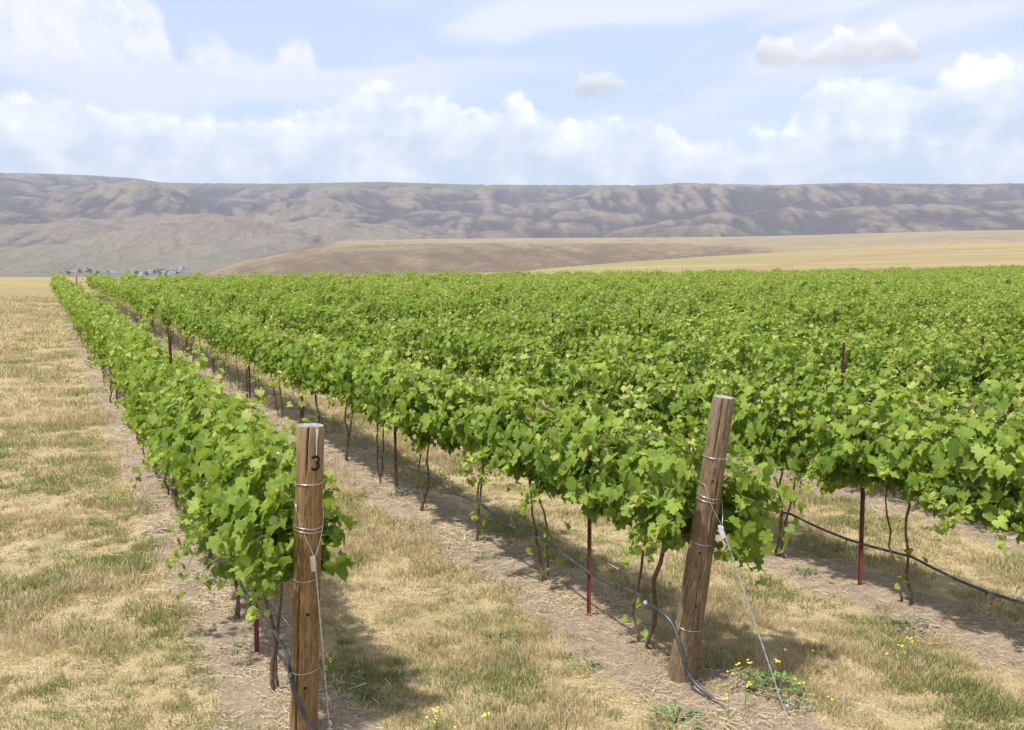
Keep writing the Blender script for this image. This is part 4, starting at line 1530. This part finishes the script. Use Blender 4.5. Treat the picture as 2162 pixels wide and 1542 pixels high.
# small bright ties where hose and wires are clipped
def tie(p, label, s=0.02):
    g = np.random.default_rng(int(abs(p[0] * 1000)))
    mb = MB()
    for q in range(5):
        a = g.normal(size=3); a /= np.linalg.norm(a)
        b = np.cross(a, [0.3, 0.5, 0.8]); b /= np.linalg.norm(b)
        th = np.linspace(0, 5, 9)
        mb.tube(np.outer(np.cos(th), a) * s + np.outer(np.sin(th), b) * s * 0.8, 0.0035, 4)
    o = link('wire_tie', mb.mesh('wire_tie', [M['alum']]), None, p)
    tag(o, label, 'tie', 'bright wire ties')


tie(at_depth(588, 961, pa_b[1] + 0.35), 'bright twisted wire tie among the leaves beside the post marked 3', 0.017)
tie(at_depth(1363, 1273, yb - 0.0), 'bright clip on the drip hose beside the leaning post', 0.017)
tie(at_depth(594, 1345, ya + 0.25), 'bright clip on the drip hose beside the post marked 3', 0.014)
tie(at_depth(1372, 915, yb + 0.2), 'bright wire tie in the leaves behind the leaning post', 0.014)

# ------------------------------------------------------------------ grass, straw, weeds, flowers
def tuft_mesh(g, n, rad, h0, h1, wid, mat, flop=0.6):
    vs, fs, ts = [], [], []
    off = 0
    for i in range(n):
        a = g.uniform(0, 6.28); rr = rad * math.sqrt(g.random())
        b = np.array([math.cos(a) * rr, math.sin(a) * rr, -0.01])
        da = a + g.normal(0, 0.9)
        h = g.uniform(h0, h1); fl = h * g.uniform(0.1, flop)
        d = np.array([math.cos(da), math.sin(da), 0.0])
        fa = g.uniform(0, 6.28)
        s = np.array([math.cos(fa), math.sin(fa), 0]) * wid * 0.5 * g.uniform(0.7, 1.3)
        m = b + d * fl * 0.35 + [0, 0, h * 0.6]
        t_ = b + d * fl + [0, 0, h * g.uniform(0.85, 1.0)]
        vs += [b - s, b + s, m - s * 0.8, m + s * 0.8, t_]
        fs += [(off, off + 1, off + 3), (off, off + 3, off + 2), (off + 2, off + 3, off + 4)]
        q = g.uniform(0, 1)
        ts += [q * 0.7, q * 0.7, q, q, min(1, q + 0.2)]
        off += 5
    return mesh_np('tuft', np.array(vs), np.array(fs), [mat], True, dict(tint=ts))


gg = np.random.default_rng(21)
DRY = [tuft_mesh(gg, 40, 0.10, 0.025, 0.095, 0.0048, M['dry_blade'], 0.9) for i in range(6)]
TALL = [tuft_mesh(gg, 26, 0.06, 0.07, 0.18, 0.0042, M['dry_blade'], 0.6) for i in range(3)]
MIX = [tuft_mesh(gg, 36, 0.09, 0.022, 0.080, 0.0050, M['mixed_blade'], 0.9) for i in range(5)]
GRN = [tuft_mesh(gg, 34, 0.08, 0.02, 0.075, 0.0055, M['green_blade'], 1.0) for i in range(4)]


def straw_mesh(g, n, rad):
    vs, fs, ts = [], [], []
    for i in range(n):
        c = np.array([g.normal(0, rad), g.normal(0, rad), g.uniform(0.004, 0.018)])
        a = g.uniform(0, 6.28); L = g.uniform(0.03, 0.11)
        d = np.array([math.cos(a), math.sin(a), g.normal(0, 0.08)]) * L / 2
        s = np.array([-math.sin(a), math.cos(a), 0.5]) * 0.0017
        o_ = len(vs)
        vs += [c - d - s, c - d + s, c + d + s, c + d - s]
        fs += [(o_, o_ + 1, o_ + 2), (o_, o_ + 2, o_ + 3)]
        ts += [g.uniform(0, 1)] * 4
    return mesh_np('straw', np.array(vs), np.array(fs), [M['straw']], True, dict(tint=ts))


STRAW = [straw_mesh(gg, 26, 0.12) for i in range(5)]
RING = [(3.6, 8, 260), (8, 12, 150), (12, 20, 64), (20, 34, 22), (34, 90, 5)]
XY = []
for r0, r1, dn in RING:
    n = int(0.5 * 1.34 * (r1 ** 2 - r0 ** 2) * dn)
    r = np.sqrt(gg.uniform(r0 ** 2, r1 ** 2, n)); a = gg.uniform(-0.67, 0.67, n)
    XY.append(np.c_[r * np.sin(a), r * np.cos(a), np.full(n, (260 / dn) ** 0.25)])
XY = np.concatenate(XY)
cc = XY[:, :2] @ N2
aa = XY[:, :2] @ D2
kk = (cc - ROW0) / ROWS
fr_ = np.abs(kk - np.round(kk)) * ROWS
keep = (kk < 4.6) & (aa < 86)
XY, cc, aa, kk, fr_ = XY[keep], cc[keep], aa[keep], kk[keep], fr_[keep]
x, y = XY[:, 0], XY[:, 1]
edge = fr_ + 0.22 * fbm(x * 1.3, y * 1.3, 77, 3)
strip = (kk > -0.45) & (edge < 0.40) & (aa > 3.6 + 0.3 * fbm(x, y, 12, 2))
gmask = 0.55 * fbm(x * 0.75, y * 0.75, 31, 4) + 0.45 * fbm(x * 2.6, y * 2.6, 35, 2) + 0.35 * (np.abs(edge - 0.62) < 0.14) - 0.02 * np.clip(aa - 8, 0, 10) + 0.26 * (kk < -0.2)
clump = fbm(x * 1.7, y * 1.7, 51, 3)
u = gg.uniform(0, 1, len(x))
kind = np.where(gmask + 1.0 * (u - 0.5) > 0.60, 2, np.where(gmask + 1.4 * (u - 0.5) > -0.06, 1, 0))
bare = (clump < -0.55) & (u < 0.6)
tall = (clump > 0.42) & (kind == 0) & (gg.uniform(0, 1, len(x)) < 0.35)
GZ = ground_h(x, y)
sizes = (0.62 + 0.42 * np.clip(clump + 0.5, 0, 1.3)) * gg.uniform(0.75, 1.2, len(x)) * XY[:, 2]


def emit(name, sel, meshes, label, cat, sc=1.0, flat=False):
    n = int(sel.sum())
    s = sizes[sel] * sc
    wide = XY[sel, 2] ** 0.9
    scl = np.stack([s * wide, s * wide, s if not flat else np.ones(n)], 1)
    rot = np.stack([gg.normal(0, 0.08, n), gg.normal(0, 0.08, n), gg.uniform(0, 6.28, n)], 1)
    tint = np.clip(0.5 + 0.45 * fbm(x[sel] * 0.9, y[sel] * 0.9, 88, 3) + 0.2 * gg.normal(size=n), 0, 1)
    o = scatter(name, np.c_[x[sel], y[sel], GZ[sel]], rot, scl, tint, meshes)
    tag(o, label, cat)


emit('dry_grass', (~strip) & (kind == 0) & ~bare & ~tall, DRY, 'short tan dry grass between the vine rows', 'grass')
emit('tall_dry_grass', (~strip) & tall, TALL, 'taller pale dry grass clumps between the vine rows', 'grass', 0.8)
emit('fading_grass', (~strip) & (kind == 1) & ~bare, MIX, 'half green fading grass between the vine rows', 'grass')
emit('green_grass', (~strip) & (kind == 2), GRN, 'green grass patches along the edges of the vine strips', 'grass')
emit('strip_grass', strip & (u < 0.09), MIX, 'sparse grass sprouting on the bare soil strips', 'grass', 0.7)
emit('straw_litter', strip & (u > 0.78) | (bare & ~strip & (u > 0.4)), STRAW, 'straw and clippings lying on bare soil under the vines', 'straw', 1.0, True)


def weed(px, py, size, grey, label, n=46):
    p = G(px, py); p[2] = gz(p[0], p[1])
    g = np.random.default_rng(px * 7 + py)
    o = empty('weed', p)
    mb, st_ = MB(), MB()
    for i in range(n):
        a = g.uniform(0, 6.28); rr = size * math.sqrt(g.random()); z = g.uniform(0.15, 0.6) * size * (1.1 - rr / size)
        c = np.array([math.cos(a) * rr, math.sin(a) * rr, 0.012 + z])
        L = size * g.uniform(0.12, 0.28)
        d = nrm(np.array([math.cos(a) + g.normal(0, 0.6), math.sin(a) + g.normal(0, 0.6), g.uniform(-0.2, 0.7)])) * L
        s = nrm(np.cross(d, [0, 0, 1.0]) + 1e-6) * L * 0.32
        mb.add([c, c + d * 0.4 + s, c + d, c + d * 0.4 - s], [(0, 1, 2), (0, 2, 3)])
        if i % 4 == 0:
            st_.tube([(0, 0, -0.02), c * [0.5, 0.5, 0.7], c], 0.0022, 4)
    tag(link('leaves', mb.mesh('leaves', [M['weedgrey' if grey else 'weed']]), o), kind='stuff')
    tag(link('stems', st_.mesh('stems', [M['weed']]), o), kind='stuff')
    tag(o, label, 'weed', 'low weeds in the grass')


for a in ((1640, 1465, 0.20, False, 'large bushy green weed at the foot of the slanting guy wire', 120),
          (1590, 1442, 0.12, False, 'bushy green weed left of the slanting guy wire', 60),
          (1430, 1530, 0.17, False, 'pale green weed at the bottom edge below the leaning post', 90),
          (1240, 1412, 0.10, False, 'dark green weed by the bare strip left of the leaning post', 50),
          (1200, 1392, 0.08, False, 'small green weed left of the dark weed by the bare strip', 40),
          (1045, 1356, 0.15, False, 'bright broad-leaved weed in the middle of the grass aisle', 30),
          (1085, 1380, 0.11, False, 'smaller broad-leaved weed right in the grass aisle', 26),
          (850, 1052, 0.20, True, 'grey-green mat weed beside the second steel stake', 90),
          (1008, 1190, 0.10, True, 'grey-green weed at a vine foot in the second row', 40),
          (772, 1478, 0.10, False, 'green weed in the grass right of the post marked 3', 50),
          (1925, 1328, 0.17, True, 'grey-green weed with pale tips near the third row', 70),
          (1700, 1215, 0.14, False, 'low green weed in front of the third vine row', 60),
          (455, 1245, 0.14, True, 'dusty weed on the bare strip left of the leftmost row', 60),
          (500, 1375, 0.12, True, 'dusty weed beside the first stake of the leftmost row', 50),
          (1690, 1505, 0.10, True, 'flat grey-green weed at the end of the slanting guy wire', 50)):
    weed(*a)


def flower(px, py, label, group):
    g = np.random.default_rng(px * 3 + py)
    hgt = g.uniform(0.10, 0.20)
    base = G(px, py, hgt); base[2] = gz(base[0], base[1])
    o = empty('yellow_wildflower', base)
    ln = np.array([(0, 0, -0.02), (g.normal(0, 0.006), g.normal(0, 0.006), hgt * 0.5), (0, 0, hgt)])
    link('stem', MB().tube(ln, [0.0022, 0.0018, 0.0014], 5).mesh('stem', [M['weed']]), o)
    hd = MB()
    for q in range(int(g.integers(2, 5))):
        c = np.array([g.normal(0, 0.014), g.normal(0, 0.014), hgt + g.uniform(-0.012, 0.012)])
        v = [c + [0, 0, 0.004]]
        for i in range(8):
            a = i / 8 * 6.283
            rr = 0.010 if i % 2 == 0 else 0.006
            v.append(c + [math.cos(a) * rr, math.sin(a) * rr, 0.003 * math.cos(2 * a)])
        hd.add(v, [(0, 1 + i, 1 + (i + 1) % 8) for i in range(8)])
    tag(link('blossom', hd.mesh('blossom', [M['petal']]), o), kind='stuff')
    for q in range(4):
        a = g.uniform(0, 6.28); z = hgt * g.uniform(0.1, 0.7)
        d = np.array([math.cos(a), math.sin(a), 0.5]) * 0.035; s = np.array([-math.sin(a), math.cos(a), 0]) * 0.006
        c = np.array([0, 0, z])
        link('leaf', MB().add([c, c + d * 0.5 + s, c + d, c + d * 0.5 - s], [(0, 1, 2), (0, 2, 3)]).mesh('flower_leaf', [M['weed']]), o)
    tag(o, label, 'flower', group)


for grp, lab, lst in (
    ('flowers beside the guy wire', 'small yellow wildflower between the leaning post and its guy wire', [(1556, 1412), (1548, 1430), (1580, 1405), (1538, 1476), (1575, 1452)]),
    ('flowers right of the guy wire', 'small yellow wildflower in the grass right of the slanting guy wire', [(1720, 1352), (1712, 1370), (1690, 1440), (1640, 1398), (1750, 1478), (1655, 1372)]),
    ('flowers by the right edge', 'small yellow wildflower in the dry grass below the third row', [(1875, 1388), (1905, 1365), (1921, 1350)]),
    ('flowers at the bottom', 'small yellow wildflower at the bottom edge of the grass aisle', [(920, 1492), (905, 1510), (922, 1516), (1028, 1512), (955, 1538)]),
    ('flowers by the numbered post', 'faint yellow wildflower in the shade right of the post marked 3', [(690, 1420), (700, 1400), (685, 1395)]),
):
    for px, py in lst:
        flower(px, py, lab, grp)

# ------------------------------------------------------------------ beyond the rows: field posts, brace, grey bush
def field_post(px, y_top, y_bot, dist, label, lean=0.0, r=0.05):
    a, te = azel(px, y_top)
    x_, y_ = dist * math.sin(a), dist * math.cos(a)
    z0 = gz(x_, y_)
    top = H + te * dist
    mb = MB().tube([(0, 0, -0.2), (lean * 0.5, 0, (top - z0) * 0.5), (lean, 0, top - z0)], [r * 1.1, r, r * 0.9], 8)
    o = link('fence_post', mb.mesh('fence_post', [M['fwood']]), None, (x_, y_, z0))
    tag(o, label, 'post', 'thin posts at the field edge')


field_post(160, 568, 608, 92, 'thin wooden post between the first two row ends', 0, 0.09)
field_post(120, 572, 590, 110, 'short post at the far end of the leftmost row', 0, 0.06)
field_post(1440, 562, 585, 140, 'pale thin post at the field edge behind the vines', 0, 0.08)
field_post(1585, 563, 585, 140, 'dark thin post at the field edge right of the pale one', 0, 0.07)
field_post(1325, 565, 585, 135, 'thin post at the field edge left of the pale one', 0, 0.06)
field_post(1763, 561, 585, 150, 'thin post at the field edge by the dirt track', 0, 0.06)
field_post(1990, 562, 585, 150, 'thin post at the field edge near the right side', 0, 0.06)
field_post(1205, 570, 590, 122, 'light wooden brace post slanting above the far row ends', 0.9, 0.12)


def grey_bush(px, py, dist, rad, label):
    a, te = azel(px, py)
    x_, y_ = dist * math.sin(a), dist * math.cos(a)
    g = np.random.default_rng(px)
    o = empty('sagebrush', (x_, y_, gz(x_, y_)))
    st_ = MB()
    for q in range(7):
        b = g.uniform(0, 6.28)
        st_.tube([(0, 0, -0.1), (math.cos(b) * rad * 0.4, math.sin(b) * rad * 0.4, rad * 0.5), (math.cos(b) * rad * 0.7, math.sin(b) * rad * 0.7, rad * 0.9)], [0.05, 0.03, 0.01], 5)
    link('branches', st_.mesh('branches', [M['fwood']]), o)
    n = 500
    d = nrm(g.normal(size=(n, 3)))
    c = d * (g.uniform(0.4, 1, n) ** 0.5)[:, None] * [rad, rad, rad * 0.55] + [0, 0, rad * 0.75]
    uu, ww = g.normal(size=(n, 3)) * 0.09 * rad, g.normal(size=(n, 3)) * 0.09 * rad
    v = np.stack([c + uu, c + ww, c - uu - ww], 1).reshape(-1, 3)
    link('crown', mesh_np('crown', v, np.arange(n * 3).reshape(-1, 3), [M['weedgrey']], False), o)
    tag(o, label, 'bush', 'grey bushes at the field edge')


grey_bush(1500, 578, 145, 1.0, 'grey sagebrush at the field edge behind the vines')
grey_bush(1527, 578, 147, 0.8, 'smaller grey sagebrush right of the larger one')

# ------------------------------------------------------------------ the air
hz = bpy.data.materials.new('haze')
hz.use_nodes = True
ht = NT(hz.node_tree)
ht.n.clear()
pv = ht.new('ShaderNodeVolumePrincipled')
pv.inputs['Color'].default_value = (0.72, 0.80, 0.99, 1)
pv.inputs['Density'].default_value = HAZE
ho = ht.new('ShaderNodeOutputMaterial')
ht.l.new(pv.outputs[0], ho.inputs['Volume'])
o = link('haze', MB().box((0, 0, 260), (18000, 18000, 680)).mesh('haze', [hz], False))
tag(o, kind='stuff')
